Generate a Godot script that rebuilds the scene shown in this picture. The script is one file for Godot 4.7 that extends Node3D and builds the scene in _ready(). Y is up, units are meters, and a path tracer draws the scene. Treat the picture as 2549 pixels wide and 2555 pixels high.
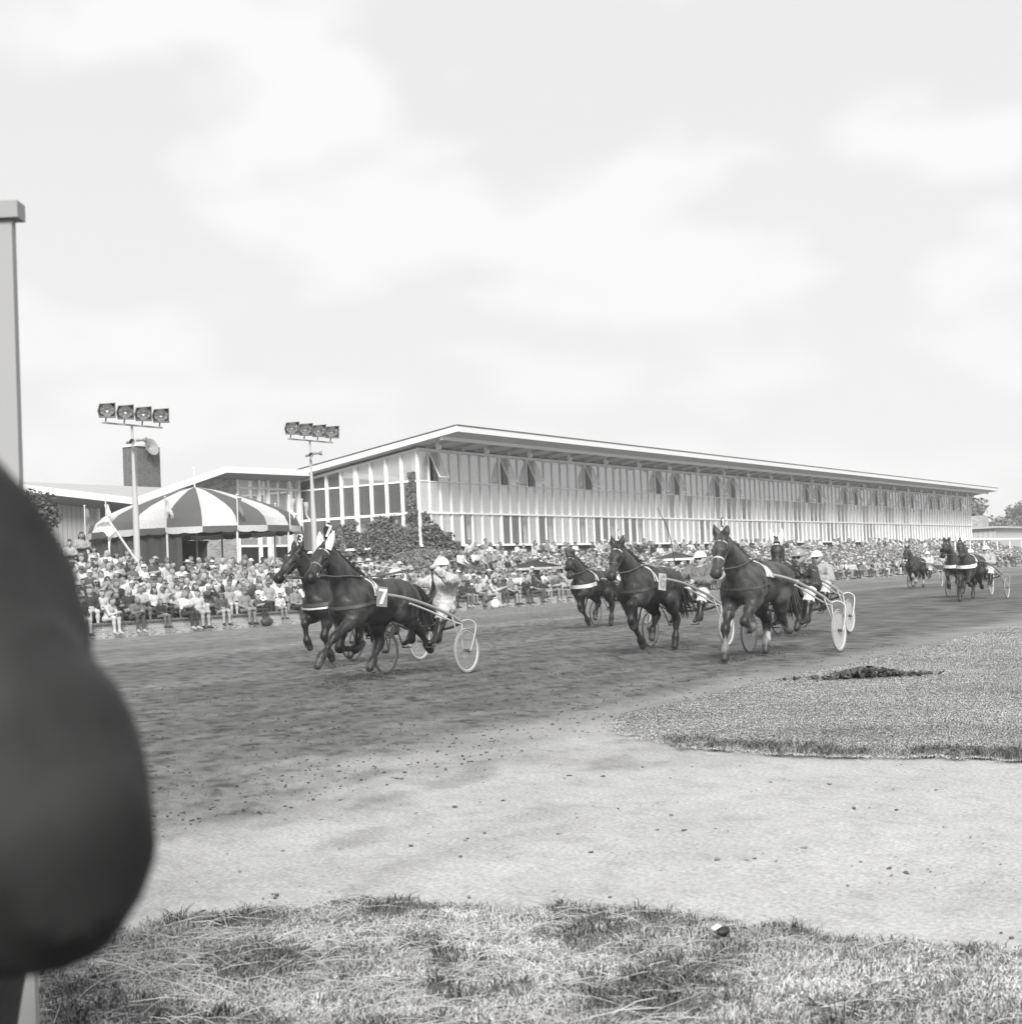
extends Node3D
# Harness race on a sand track in front of a glazed grandstand; one black-and-white afternoon.
# Track axes: t runs along the rail away from the camera, n across it towards the stands, y up.
const DV := Vector3(0.52209, 0, -0.85289)
const NV := Vector3(-0.85289, 0, -0.52209)
const O := NV * 35.62
const STAND_T := 65.0
const STAND_N := 10.0
const BAY := 1.045
var rng := RandomNumberGenerator.new()
var mats := {}
var tex := {}
var nz := FastNoiseLite.new()
var nz2 := FastNoiseLite.new()

func W(t: float, n: float, y := 0.0) -> Vector3:
	return O + DV * t + NV * n + Vector3(0, y, 0)

func stand_frame(t: float, n: float, y := 0.0) -> Transform3D:   # x along the rail, z towards the track
	return Transform3D(Basis(DV, Vector3.UP, -NV), W(t, n, y))

func rig_frame(t: float, n: float) -> Transform3D:               # x forward (the way the horses run), z to the stands
	return Transform3D(Basis(-DV, Vector3.UP, NV), W(t, n, 0))

func _ready() -> void:
	rng.seed = 7
	nz.seed = 3
	nz.frequency = 1.0
	nz.fractal_octaves = 3
	nz2.seed = 11
	nz2.frequency = 1.0
	nz2.fractal_octaves = 1
	setup_camera()
	setup_sky()
	make_textures()
	build_ground()
	build_terrace()
	build_grandstand()
	build_side_buildings()
	build_tent()
	build_masts()
	build_plants()
	build_crowd()
	build_race()
	build_foreground()
	build_small_things()

func setup_camera() -> void:
	var cam := Camera3D.new()
	cam.name = "camera"
	cam.basis = Basis(Vector3.RIGHT, deg_to_rad(2.5289)) * Basis(Vector3.BACK, -0.045)
	cam.position = Vector3(0, 1.4, 0)
	cam.keep_aspect = Camera3D.KEEP_HEIGHT
	cam.fov = 38.58
	cam.near = 0.05
	cam.far = 2000.0
	var lens := CameraAttributesPhysical.new()
	lens.frustum_focal_length = 12.0 / tan(deg_to_rad(38.58 / 2))
	lens.frustum_focus_distance = 21.0
	lens.exposure_aperture = 5.0
	lens.frustum_near = 0.05
	lens.frustum_far = 2000.0
	cam.attributes = lens
	cam.fov = 38.58
	add_child(cam)
	cam.current = true

func setup_sky() -> void:
	var w := 1024
	var h := 512
	var im := Image.create(w, h, false, Image.FORMAT_RGBF)
	var a := FastNoiseLite.new()
	a.seed = 21
	a.noise_type = FastNoiseLite.TYPE_SIMPLEX_SMOOTH
	a.frequency = 1.9
	a.fractal_octaves = 5
	a.fractal_gain = 0.5
	for j in h:
		var el := PI * (0.5 - (j + 0.5) / h)
		for i in w:
			var az := TAU * (i + 0.5) / w
			var d := Vector3(cos(el) * cos(az), sin(el), cos(el) * sin(az))
			var v := 0.34
			if el > -0.02:
				var k := 1.0 / (0.22 + maxf(el, 0.0))
				var p := Vector3(d.x * k * 1.1, 3.1, d.z * k * 1.1)
				var c := clampf(a.get_noise_3dv(p) * 1.5 + 0.5, 0.0, 1.0)
				c = smoothstep(0.3, 0.9, c)
				var low := clampf(1.0 - el / 0.36, 0.0, 1.0)
				var clear := lerpf(0.382, 0.415, low)
				v = lerpf(clear, 0.44, c * (0.4 + 0.6 * (1.0 - low * 0.5)))
			im.set_pixel(i, j, Color(v, v, v))
	var pan := PanoramaSkyMaterial.new()
	pan.panorama = ImageTexture.create_from_image(im)
	var sky := Sky.new()
	sky.sky_material = pan
	var e := Environment.new()
	e.background_mode = Environment.BG_SKY
	e.sky = sky
	e.tonemap_mode = Environment.TONE_MAPPER_LINEAR
	e.tonemap_exposure = 2.2
	e.sdfgi_enabled = true
	e.ssao_enabled = true
	e.ssil_enabled = true
	e.fog_enabled = true
	e.fog_density = 0.0007
	e.fog_light_color = Color(0.93, 0.93, 0.93)
	var we := WorldEnvironment.new()
	we.name = "world"
	we.environment = e
	add_child(we)
	var sun := DirectionalLight3D.new()
	sun.name = "sun"
	sun.light_energy = 0.85
	sun.light_color = Color(1.0, 0.995, 0.985)
	sun.light_angular_distance = 20.0
	sun.shadow_enabled = true
	add_child(sun)
	sun.look_at_from_position(Vector3(0.8, 6.0, 8.0), Vector3.ZERO, Vector3.UP)

# ---------------------------------------------------------------- helpers
func grey(v: float) -> Color:
	return Color(v, v, v).linear_to_srgb()

func m(v: float, rough := 0.85, texname := "", scale := 1.0, metal := 0.0) -> StandardMaterial3D:
	var key := "%.3f %.2f %s %.2f %.2f" % [v, rough, texname, scale, metal]
	if not mats.has(key):
		var s := StandardMaterial3D.new()
		s.albedo_color = grey(v)
		s.roughness = rough
		s.metallic = metal
		if texname != "":
			s.albedo_texture = tex[texname]
			s.uv1_triplanar = true
			s.uv1_world_triplanar = false
			s.uv1_scale = Vector3.ONE * scale
		mats[key] = s
	return mats[key]

func vm(rough := 0.85, texname := "", scale := 1.0) -> StandardMaterial3D:   # colour from the vertices
	var key := "v %.2f %s %.2f" % [rough, texname, scale]
	if not mats.has(key):
		var s := StandardMaterial3D.new()
		s.albedo_color = Color.WHITE
		s.vertex_color_use_as_albedo = true
		s.roughness = rough
		if texname != "":
			s.albedo_texture = tex[texname]
			s.uv1_triplanar = true
			s.uv1_scale = Vector3.ONE * scale
		mats[key] = s
	return mats[key]

func noise_tex(called: String, seed_: int, freq: float, octaves: int, lo: float, hi: float, stretch := Vector2.ONE, size := 512) -> void:
	var f := FastNoiseLite.new()
	f.seed = seed_
	f.frequency = freq
	f.fractal_octaves = octaves
	var im: Image
	if stretch == Vector2.ONE:
		im = f.get_seamless_image(size, size, false, false, 0.12)
	else:
		im = f.get_seamless_image(int(size * stretch.x), int(size * stretch.y), false, false, 0.12)
		im.resize(size, size, Image.INTERPOLATE_CUBIC)
	im.convert(Image.FORMAT_RGB8)
	for y in im.get_height():
		for x in im.get_width():
			var q := lerpf(lo, hi, im.get_pixel(x, y).r)
			im.set_pixel(x, y, Color(q, q, q))
	tex[called] = ImageTexture.create_from_image(im)

func make_textures() -> void:
	noise_tex("fine", 1, 0.09, 4, 0.80, 1.04)
	noise_tex("sand", 6, 0.30, 2, 0.55, 1.15)
	noise_tex("soil", 2, 0.05, 5, 0.25, 1.3)
	noise_tex("ruts", 12, 0.05, 5, 0.62, 1.06)
	noise_tex("coat", 15, 0.018, 4, 0.35, 1.25, Vector2.ONE, 256)
	noise_tex("grit", 3, 0.22, 3, 0.2, 1.25)
	noise_tex("wood", 4, 0.05, 4, 0.7, 1.08, Vector2(1.0, 0.1), 256)
	noise_tex("cloth", 5, 0.03, 4, 0.80, 1.08, Vector2.ONE, 256)
	var im := Image.create(256, 256, false, Image.FORMAT_RGB8)   # small brick courses, too far off to be told apart singly
	var r := RandomNumberGenerator.new()
	r.seed = 5
	im.fill(Color(0.92, 0.92, 0.92))
	for row in 16:
		for c in 5:
			var q := r.randf_range(0.62, 0.86)
			im.fill_rect(Rect2i((c * 52 + (26 if row % 2 else 0)) % 256, row * 16 + 1, 48, 13), Color(q, q, q))
	tex.brick = ImageTexture.create_from_image(im)
	var flutes := Image.create(64, 64, false, Image.FORMAT_RGB8)   # upright cladding boards
	for y in 64:
		for x in 64:
			var q := 0.72 if x % 16 < 2 else 0.95 + 0.04 * sin(x * 1.7)
			flutes.set_pixel(x, y, Color(q, q, q))
	tex.boards = ImageTexture.create_from_image(flutes)

class MB:
	var v := PackedVector3Array()
	var n := PackedVector3Array()
	var c := PackedColorArray()
	var ix := PackedInt32Array()
	var col := Color.WHITE
	func tint(q: float) -> MB:
		col = Color(q, q, q)
		return self
	func vert(p: Vector3, q: Vector3) -> int:
		v.append(p)
		n.append(q)
		c.append(col)
		return v.size() - 1
	func tri(a: int, b: int, d: int) -> void:     # wound so that it faces along its normals
		if (v[b] - v[a]).cross(v[d] - v[a]).dot(n[a] + n[b] + n[d]) > 0.0:
			ix.append_array([a, d, b])
		else:
			ix.append_array([a, b, d])
	func quad(a: Vector3, b: Vector3, d: Vector3, e: Vector3, out := Vector3.ZERO) -> void:
		var q := (b - a).cross(e - a)
		if q.length() < 1e-12:
			q = (d - a).cross(e - a)
		q = q.normalized()
		if out != Vector3.ZERO and q.dot(out) < 0.0:
			q = -q
		var i := vert(a, q)
		vert(b, q)
		vert(d, q)
		vert(e, q)
		tri(i, i + 1, i + 2)
		tri(i, i + 2, i + 3)
	func poly(pts: Array, out: Vector3) -> void:
		for i in range(1, pts.size() - 1):
			var a := vert(pts[0], out)
			vert(pts[i], out)
			vert(pts[i + 1], out)
			tri(a, a + 1, a + 2)
	func box(p: Vector3, s: Vector3, b := Basis()) -> void:
		var x := b.x * s.x * 0.5
		var y := b.y * s.y * 0.5
		var z := b.z * s.z * 0.5
		for k in 3:
			var u: Vector3 = [x, y, z][k]
			var f: Vector3 = [y, z, x][k]
			var g: Vector3 = [z, x, y][k]
			for sg in [1.0, -1.0]:
				quad(p + u * sg - f - g, p + u * sg + f - g, p + u * sg + f + g, p + u * sg - f + g, u * sg)
	func beam(a: Vector3, b: Vector3, wdt: float, hgt: float, up := Vector3.UP) -> void:
		var x := (b - a).normalized()
		var z := x.cross(up).normalized()
		box((a + b) * 0.5, Vector3((b - a).length(), hgt, wdt), Basis(x, z.cross(x), z))
	func hull8(q: Array) -> void:                # two loops of four corners: far end, near end
		var mid := Vector3.ZERO
		for p in q:
			mid += p / 8.0
		for f in [[0, 1, 2, 3], [4, 5, 6, 7], [0, 1, 5, 4], [1, 2, 6, 5], [2, 3, 7, 6], [3, 0, 4, 7]]:
			quad(q[f[0]], q[f[1]], q[f[2]], q[f[3]], (q[f[0]] + q[f[2]]) * 0.5 - mid)
	func tube(pts: Array, rad: Variant, sides := 7, flat := 1.0, flat_axis := Vector3.UP) -> void:
		var k := pts.size()
		var ref := Vector3.UP
		var rings := []
		var prev := Vector3.ZERO
		for i in k:
			var d: Vector3 = (pts[mini(i + 1, k - 1)] - pts[maxi(i - 1, 0)]).normalized()
			if prev == Vector3.ZERO:
				ref = flat_axis if absf(d.dot(flat_axis)) < 0.95 else Vector3.RIGHT
			var u := (ref - d * ref.dot(d)).normalized()
			ref = u
			prev = d
			var w := d.cross(u)
			var r: float = rad[i] if rad is Array else rad
			var ring := PackedInt32Array()
			for s in sides:
				var an := TAU * s / sides
				var o := u * cos(an) * flat + w * sin(an)
				ring.append(vert(pts[i] + o * r, (u * cos(an) + w * sin(an) * flat).normalized()))
			rings.append(ring)
		for i in k - 1:
			for s in sides:
				var t2 := (s + 1) % sides
				tri(rings[i][s], rings[i][t2], rings[i + 1][t2])
				tri(rings[i][s], rings[i + 1][t2], rings[i + 1][s])
		for e in [0, k - 1]:
			var q: Vector3 = (pts[0] - pts[1] if e == 0 else pts[k - 1] - pts[k - 2]).normalized()
			var mid := vert(pts[e], q)
			for s in sides:
				var a := vert(v[rings[e][s]], q)
				var b := vert(v[rings[e][(s + 1) % sides]], q)
				tri(mid, a, b)
	func ball(p: Vector3, r: Vector3, seg := 10, rows := 7, from := 0.0, till := 1.0, b := Basis()) -> void:
		var first := v.size()
		for j in rows + 1:
			var th := PI * lerpf(from, till, float(j) / rows)
			for i in seg:
				var ph := TAU * i / seg
				var d := Vector3(sin(th) * cos(ph), cos(th), sin(th) * sin(ph))
				vert(p + b * (d * r), b * (d / r).normalized())
		for j in rows:
			for i in seg:
				var a := first + j * seg + i
				var bb := first + j * seg + (i + 1) % seg
				tri(a, bb, bb + seg)
				tri(a, bb + seg, a + seg)
	func ring(p: Vector3, axis: Vector3, r: float, rad: float, seg := 28, sides := 6) -> void:
		var u := axis.cross(Vector3.UP if absf(axis.y) < 0.9 else Vector3.RIGHT).normalized()
		var w := axis.cross(u).normalized()
		var first := v.size()
		for i in seg:
			var an := TAU * i / seg
			var o := u * cos(an) + w * sin(an)
			for s in sides:
				var bn := TAU * s / sides
				var d := o * cos(bn) + axis * sin(bn)
				vert(p + o * r + d * rad, d)
		for i in seg:
			for s in sides:
				var a := first + i * sides + s
				var b := first + i * sides + (s + 1) % sides
				var a2 := first + ((i + 1) % seg) * sides + s
				var b2 := first + ((i + 1) % seg) * sides + (s + 1) % sides
				tri(a, b, b2)
				tri(a, b2, a2)
	func mesh() -> ArrayMesh:
		var arr := []
		arr.resize(Mesh.ARRAY_MAX)
		arr[Mesh.ARRAY_VERTEX] = v
		arr[Mesh.ARRAY_NORMAL] = n
		arr[Mesh.ARRAY_COLOR] = c
		arr[Mesh.ARRAY_INDEX] = ix
		var am := ArrayMesh.new()
		am.add_surface_from_arrays(Mesh.PRIMITIVE_TRIANGLES, arr)
		return am

func put(parent: Node, called: String, shape: Variant, mat: Material, xf := Transform3D()) -> MeshInstance3D:
	var o := MeshInstance3D.new()
	o.name = called
	o.mesh = shape.mesh() if shape is MB else shape
	o.material_override = mat
	o.transform = xf
	parent.add_child(o, true)
	return o

func thing(called: String, label: String, category: String, xf := Transform3D(), group := "") -> Node3D:
	var o := Node3D.new()
	o.name = called
	o.transform = xf
	add_child(o, true)
	tag(o, label, category, group)
	return o

func tag(o: Node, label: String, category: String, group := "") -> void:
	if label != "":
		o.set_meta("label", label)
	if category != "":
		o.set_meta("category", category)
	if group != "":
		o.set_meta("group", group)

func setting(called: String, shape: Variant, mat: Material, xf := Transform3D()) -> MeshInstance3D:
	var o := put(self, called, shape, mat, xf)
	o.set_meta("kind", "structure")
	return o

func arc_pts(pts: Array, per := 5) -> Array:      # a smooth line through the points
	var out := []
	for i in pts.size() - 1:
		var p0: Vector3 = pts[maxi(i - 1, 0)]
		var p3: Vector3 = pts[mini(i + 2, pts.size() - 1)]
		var p1: Vector3 = pts[i]
		var p2: Vector3 = pts[i + 1]
		for k in per:
			out.append(p1.cubic_interpolate(p2, p0, p3, float(k) / per))
	out.append(pts[-1])
	return out

# ---------------------------------------------------------------- bodies: tapered bones joined into one skin
# a bone is [a, radius a, b, radius b, class, squeeze]; squeeze > 1 flattens it sideways (along z)
func sdf(bones: Array, cell: float, k := 40.0) -> Dictionary:
	var lo := Vector3.INF
	var hi := -Vector3.INF
	var mg := 3.0 / k
	for b in bones:
		for e in [0, 2]:
			var q: Vector3 = b[e]
			var r: float = b[e + 1] + mg + cell
			lo = lo.min(q - Vector3.ONE * r)
			hi = hi.max(q + Vector3.ONE * r)
	var nx := int((hi.x - lo.x) / cell) + 2
	var ny := int((hi.y - lo.y) / cell) + 2
	var nzz := int((hi.z - lo.z) / cell) + 2
	var f := PackedFloat32Array()
	f.resize(nx * ny * nzz)
	var best := PackedFloat32Array()
	best.resize(f.size())
	best.fill(9.0)
	var cl := PackedByteArray()
	cl.resize(f.size())
	for b in bones:
		var a: Vector3 = b[0]
		var bb: Vector3 = b[2]
		var ra: float = b[1]
		var dr: float = b[3] - ra
		var cls: int = b[4]
		var fz: float = b[5] if b.size() > 5 else 1.0
		var rm := maxf(ra, b[3]) + mg
		var l := ((a.min(bb) - Vector3.ONE * rm - lo) / cell).floor().max(Vector3.ZERO)
		var h := ((a.max(bb) + Vector3.ONE * rm - lo) / cell).ceil().min(Vector3(nx - 1, ny - 1, nzz - 1))
		var dx := bb.x - a.x
		var dy := bb.y - a.y
		var dz := (bb.z - a.z) * fz
		var l2 := maxf(dx * dx + dy * dy + dz * dz, 1e-9)
		for iz in range(int(l.z), int(h.z) + 1):
			var pz := (lo.z + iz * cell - a.z) * fz
			for iy in range(int(l.y), int(h.y) + 1):
				var py := lo.y + iy * cell - a.y
				var row := (iz * ny + iy) * nx
				for ix in range(int(l.x), int(h.x) + 1):
					var px := lo.x + ix * cell - a.x
					var t := clampf((px * dx + py * dy + pz * dz) / l2, 0.0, 1.0)
					var ex := px - dx * t
					var ey := py - dy * t
					var ez := pz - dz * t
					var d := sqrt(ex * ex + ey * ey + ez * ez) - ra - dr * t
					if d < mg:
						var i := row + ix
						f[i] += exp(-k * d)
						if d < best[i]:
							best[i] = d
							cl[i] = cls
	for i in f.size():
		f[i] = -log(f[i]) / k if f[i] > 0.0 else mg
	var out := {"v": PackedVector3Array(), "n": PackedVector3Array(), "c": PackedByteArray(), "i": PackedInt32Array()}
	var at := PackedInt32Array()
	at.resize(f.size())
	at.fill(-1)
	var sx := 1
	var sy := nx
	var sz := nx * ny
	var vs: PackedVector3Array = out.v
	var ns: PackedVector3Array = out.n
	var cs: PackedByteArray = out.c
	var idx: PackedInt32Array = out.i
	var near := cell * 2.0
	var ca := [0, sx, sy, sx + sy, sz, sx + sz, sy + sz, sx + sy + sz]
	var edges := [[0, 1], [2, 3], [4, 5], [6, 7], [0, 2], [1, 3], [4, 6], [5, 7], [0, 4], [1, 5], [2, 6], [3, 7]]
	var co := [Vector3(0, 0, 0), Vector3(1, 0, 0), Vector3(0, 1, 0), Vector3(1, 1, 0), Vector3(0, 0, 1), Vector3(1, 0, 1), Vector3(0, 1, 1), Vector3(1, 1, 1)]
	for iz in nzz - 1:
		for iy in ny - 1:
			for ix in nx - 1:
				var i := ix + iy * sy + iz * sz
				var f0 := f[i]
				if f0 > near or f0 < -near:
					continue
				var q := [f0, f[i + ca[1]], f[i + ca[2]], f[i + ca[3]], f[i + ca[4]], f[i + ca[5]], f[i + ca[6]], f[i + ca[7]]]
				var neg := 0
				for e in q:
					if e < 0.0:
						neg += 1
				if neg == 0 or neg == 8:
					continue
				var s := Vector3.ZERO
				var cnt := 0
				for e in edges:
					var fa: float = q[e[0]]
					var fb: float = q[e[1]]
					if (fa < 0.0) != (fb < 0.0):
						s += co[e[0]].lerp(co[e[1]], fa / (fa - fb))
						cnt += 1
				at[i] = vs.size()
				vs.append(lo + (Vector3(ix, iy, iz) + s / cnt) * cell)
				ns.append(Vector3(q[1] + q[3] + q[5] + q[7] - q[0] - q[2] - q[4] - q[6], q[2] + q[3] + q[6] + q[7] - q[0] - q[1] - q[4] - q[5], q[4] + q[5] + q[6] + q[7] - q[0] - q[1] - q[2] - q[3]).normalized())
				var w := 0
				for e in 8:
					if best[i + ca[e]] < best[i + ca[w]]:
						w = e
				cs.append(cl[i + ca[w]])
	for iz in range(1, nzz - 1):
		for iy in range(1, ny - 1):
			for ix in range(1, nx - 1):
				var i := ix + iy * sy + iz * sz
				if at[i] < 0:
					continue
				var inside := f[i] < 0.0
				for ax in 3:
					var step: int = [sx, sy, sz][ax]
					if (f[i + step] < 0.0) == inside:
						continue
					var u: int = [sy, sz, sx][ax]
					var w: int = [sz, sx, sy][ax]
					var a := at[i]
					var b := at[i - u]
					var c := at[i - u - w]
					var d := at[i - w]
					if a < 0 or b < 0 or c < 0 or d < 0:
						continue
					if inside:
						idx.append_array([a, c, b, a, d, c])
					else:
						idx.append_array([a, b, c, a, c, d])
	out.v = vs
	out.n = ns
	out.c = cs
	out.i = idx
	return out

func hug(bones: Array, p: Vector3, dir: Vector3, off := 0.008) -> Vector3:    # the point on the skin seen from p along dir
	var s := 0.75
	dir = dir.normalized()
	for it in 60:
		var x := p + dir * s
		var d := 9.0
		var sum := 0.0
		for b in bones:
			var a: Vector3 = b[0]
			var fz: float = b[5] if b.size() > 5 else 1.0
			var q := (x - a) * Vector3(1, 1, fz)
			var e: Vector3 = (b[2] - a) * Vector3(1, 1, fz)
			var t := clampf(q.dot(e) / maxf(e.length_squared(), 1e-9), 0.0, 1.0)
			var g := (q - e * t).length() - lerpf(b[1], b[3], t)
			d = minf(d, g)
			sum += exp(-40.0 * minf(g, 0.5))
		d = minf(d, -log(maxf(sum, 1e-12)) / 40.0)
		if d < 0.003:
			break
		s -= maxf(d * 0.8, 0.003)
		if s < 0.0:
			break
	return p + dir * (s + off)

func skin_mesh(d: Dictionary, cols: Array) -> ArrayMesh:              # one surface, coloured by class
	var c := PackedColorArray()
	for k in d.c:
		var q: float = cols[k]
		c.append(Color(q, q, q))
	var arr := []
	arr.resize(Mesh.ARRAY_MAX)
	arr[Mesh.ARRAY_VERTEX] = d.v
	arr[Mesh.ARRAY_NORMAL] = d.n
	arr[Mesh.ARRAY_COLOR] = c
	arr[Mesh.ARRAY_INDEX] = d.i
	var am := ArrayMesh.new()
	am.add_surface_from_arrays(Mesh.PRIMITIVE_TRIANGLES, arr)
	return am

func class_mesh(d: Dictionary, count: int) -> ArrayMesh:              # one surface for each class, so that clothes can be changed
	var am := ArrayMesh.new()
	var lists := []
	for k in count:
		lists.append(PackedInt32Array())
	var ii: PackedInt32Array = d.i
	var cc: PackedByteArray = d.c
	for t in range(0, ii.size(), 3):
		var k := cc[ii[t]]
		if cc[ii[t + 1]] == cc[ii[t + 2]]:
			k = cc[ii[t + 1]]
		lists[k].append(ii[t])
		lists[k].append(ii[t + 1])
		lists[k].append(ii[t + 2])
	for k in count:
		if lists[k].is_empty():
			lists[k] = PackedInt32Array([0, 0, 0])
		var arr := []
		arr.resize(Mesh.ARRAY_MAX)
		arr[Mesh.ARRAY_VERTEX] = d.v
		arr[Mesh.ARRAY_NORMAL] = d.n
		arr[Mesh.ARRAY_INDEX] = lists[k]
		am.add_surface_from_arrays(Mesh.PRIMITIVE_TRIANGLES, arr)
	return am

# people: classes 0 skin, 1 top, 2 bottoms, 3 shoes.  j holds joints; f is the way the face looks
func human(j: Dictionary) -> Array:
	var f: Vector3 = j.get("face", Vector3(0, 0, 1)).normalized()
	var hip: Vector3 = j.hip
	var neck: Vector3 = j.neck
	var head: Vector3 = j.head
	var side: Vector3 = (j.shr - j.shl).normalized()
	var hs: Vector3 = j.get("hipside", side)
	var up: Vector3 = (head - neck).normalized()
	var chest := neck.lerp(hip, 0.30)
	var belly := neck.lerp(hip, 0.65)
	var sleeve: int = j.get("sleeve", 1)
	var fs := f.cross(up).normalized()
	var b := [
		[hip - hs * 0.085, 0.105, hip + hs * 0.085, 0.105, 2],
		[hip, 0.115, belly, 0.12, 2], [belly - hs * 0.04, 0.105, belly + hs * 0.04, 0.105, 1], [belly, 0.12, chest, 0.125, 1],
		[chest - side * 0.09, 0.105, chest + side * 0.09, 0.105, 1], [j.shl.lerp(neck, 0.35) , 0.075, j.shl, 0.065, 1], [j.shr.lerp(neck, 0.35), 0.075, j.shr, 0.065, 1],
		[chest, 0.1, neck - up * 0.05, 0.07, 1], [neck - up * 0.03, 0.052, head - up * 0.06, 0.052, 0],
		[head + up * 0.035 - f * 0.012, 0.088, head - up * 0.03 + f * 0.012, 0.074, 0], [head - up * 0.06 + f * 0.04, 0.05, head - up * 0.095 + f * 0.055, 0.032, 0],
		[head + f * 0.085 + up * 0.005, 0.016, head + f * 0.108 - up * 0.03, 0.019, 0],
		[head + fs * 0.085 - up * 0.02, 0.022, head + fs * 0.085 + up * 0.02, 0.022, 0], [head - fs * 0.085 - up * 0.02, 0.022, head - fs * 0.085 + up * 0.02, 0.022, 0],
	]
	for s in ["l", "r"]:
		var sh: Vector3 = j["sh" + s]
		var el: Vector3 = j["el" + s]
		var wr: Vector3 = j["wr" + s]
		b.append([sh, 0.06, el, 0.048, 1])
		b.append([el, 0.046, wr, 0.034, sleeve])
		if not j.get("hands", false):
			var hd: Vector3 = (wr - el).normalized()
			if j.has("hd" + s):
				hd = (j["hd" + s] as Vector3).normalized()
			b.append([wr, 0.032, wr + hd * 0.09, 0.036, 0])
			b.append([wr + hd * 0.09, 0.034, wr + hd * 0.15 - f * 0.01, 0.022, 0])
		if j.has("kn" + s):
			var hp := hip + hs * (0.095 if s == "r" else -0.095)
			var kn: Vector3 = j["kn" + s]
			var an: Vector3 = j["an" + s]
			var to: Vector3 = j["to" + s]
			b.append([hp, 0.095, kn, 0.062, 2])
			b.append([kn, 0.06, kn.lerp(an, 0.35) - (to - an).normalized() * 0.015, 0.056, 2 if not j.get("bare", false) else 0])
			b.append([kn.lerp(an, 0.35) - (to - an).normalized() * 0.015, 0.054, an, 0.042, j.get("shin", 2)])
			b.append([an, 0.045, to, 0.036, 3])
			b.append([an, 0.043, an - (to - an).normalized() * 0.045 + (Vector3(0, -0.03, 0)), 0.034, 3])
	return b

# a hand closed round a rein: palm and five fingers, each its own bent chain
func fist(wr: Vector3, fwd: Vector3, grip: Vector3) -> Array:
	fwd = fwd.normalized()
	grip = (grip - fwd * grip.dot(fwd)).normalized()
	var dn := fwd.cross(grip).normalized()          # the way the fingers curl
	var b := [[wr, 0.03, wr + fwd * 0.05, 0.032, 0], [wr + fwd * 0.05 - grip * 0.028, 0.024, wr + fwd * 0.05 + grip * 0.028, 0.024, 0]]
	var lens := [0.85, 1.0, 0.95, 0.78]
	for i in 4:
		var l: float = lens[i]
		var p := wr + fwd * 0.082 + grip * (0.033 - 0.022 * i)
		var q := p + (fwd * 0.018 + dn * 0.036) * l
		var r := q + (dn * 0.012 - fwd * 0.026) * l
		var s := r - (fwd * 0.02 + dn * 0.012) * l
		b.append([p - fwd * 0.02, 0.0115, q, 0.0105, 0])
		b.append([q, 0.0105, r, 0.0095, 0])
		b.append([r, 0.0095, s, 0.0085, 0])
	var th := wr + fwd * 0.025 + grip * 0.035
	b.append([th, 0.014, th + fwd * 0.03 + grip * 0.012 + dn * 0.022, 0.0115, 0])
	b.append([th + fwd * 0.03 + grip * 0.012 + dn * 0.022, 0.0115, th + fwd * 0.045 - grip * 0.006 + dn * 0.04, 0.0095, 0])
	return b

# folds in cloth: the skin of the given classes is rumpled along its normals
func rumple(d: Dictionary, classes: Array, amp: float, freq: float) -> Dictionary:
	var v: PackedVector3Array = d.v
	var n: PackedVector3Array = d.n
	var c: PackedByteArray = d.c
	var f := FastNoiseLite.new()
	f.seed = 8
	f.frequency = freq
	f.fractal_octaves = 2
	f.fractal_type = FastNoiseLite.FRACTAL_RIDGED
	for i in v.size():
		if not c[i] in classes:
			continue
		var p := v[i] * Vector3(1.0, 0.75, 1.0)
		var e := 0.006
		var q := f.get_noise_3dv(p)
		var g := Vector3(f.get_noise_3d(p.x + e, p.y, p.z) - q, f.get_noise_3d(p.x, p.y + e, p.z) - q, f.get_noise_3d(p.x, p.y, p.z + e) - q) / e
		var m0 := n[i]
		v[i] += m0 * (q * amp)
		n[i] = (m0 - (g - m0 * g.dot(m0)) * amp).normalized()
	d.v = v
	d.n = n
	return d

func join(a: Dictionary, b: Dictionary) -> Dictionary:
	var off: int = a.v.size()
	a.v.append_array(b.v)
	a.n.append_array(b.n)
	a.c.append_array(b.c)
	for i in b.i:
		a.i.append(i + off)
	return a

# ---------------------------------------------------------------- the ground
func corner(qx: float, qy: float, r: float) -> float:
	var a := qx + r
	var b := qy + r
	return Vector2(maxf(a, 0), maxf(b, 0)).length() + minf(maxf(a, b), 0.0) - r

func grass_in(t: float, n: float) -> float:       # metres inside the mown grass, negative outside
	var wob := 0.14 * nz.get_noise_2d(t * 0.9, n * 0.9 + 40.0) + 0.05 * nz2.get_noise_2d(t * 4.0, n * 4.0)
	var a := -corner(10.2 - t, n + 29.1, 3.0)
	var b := -corner(t - 5.22, n + 31.05, 1.3)
	return maxf(a, b) + wob

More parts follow.
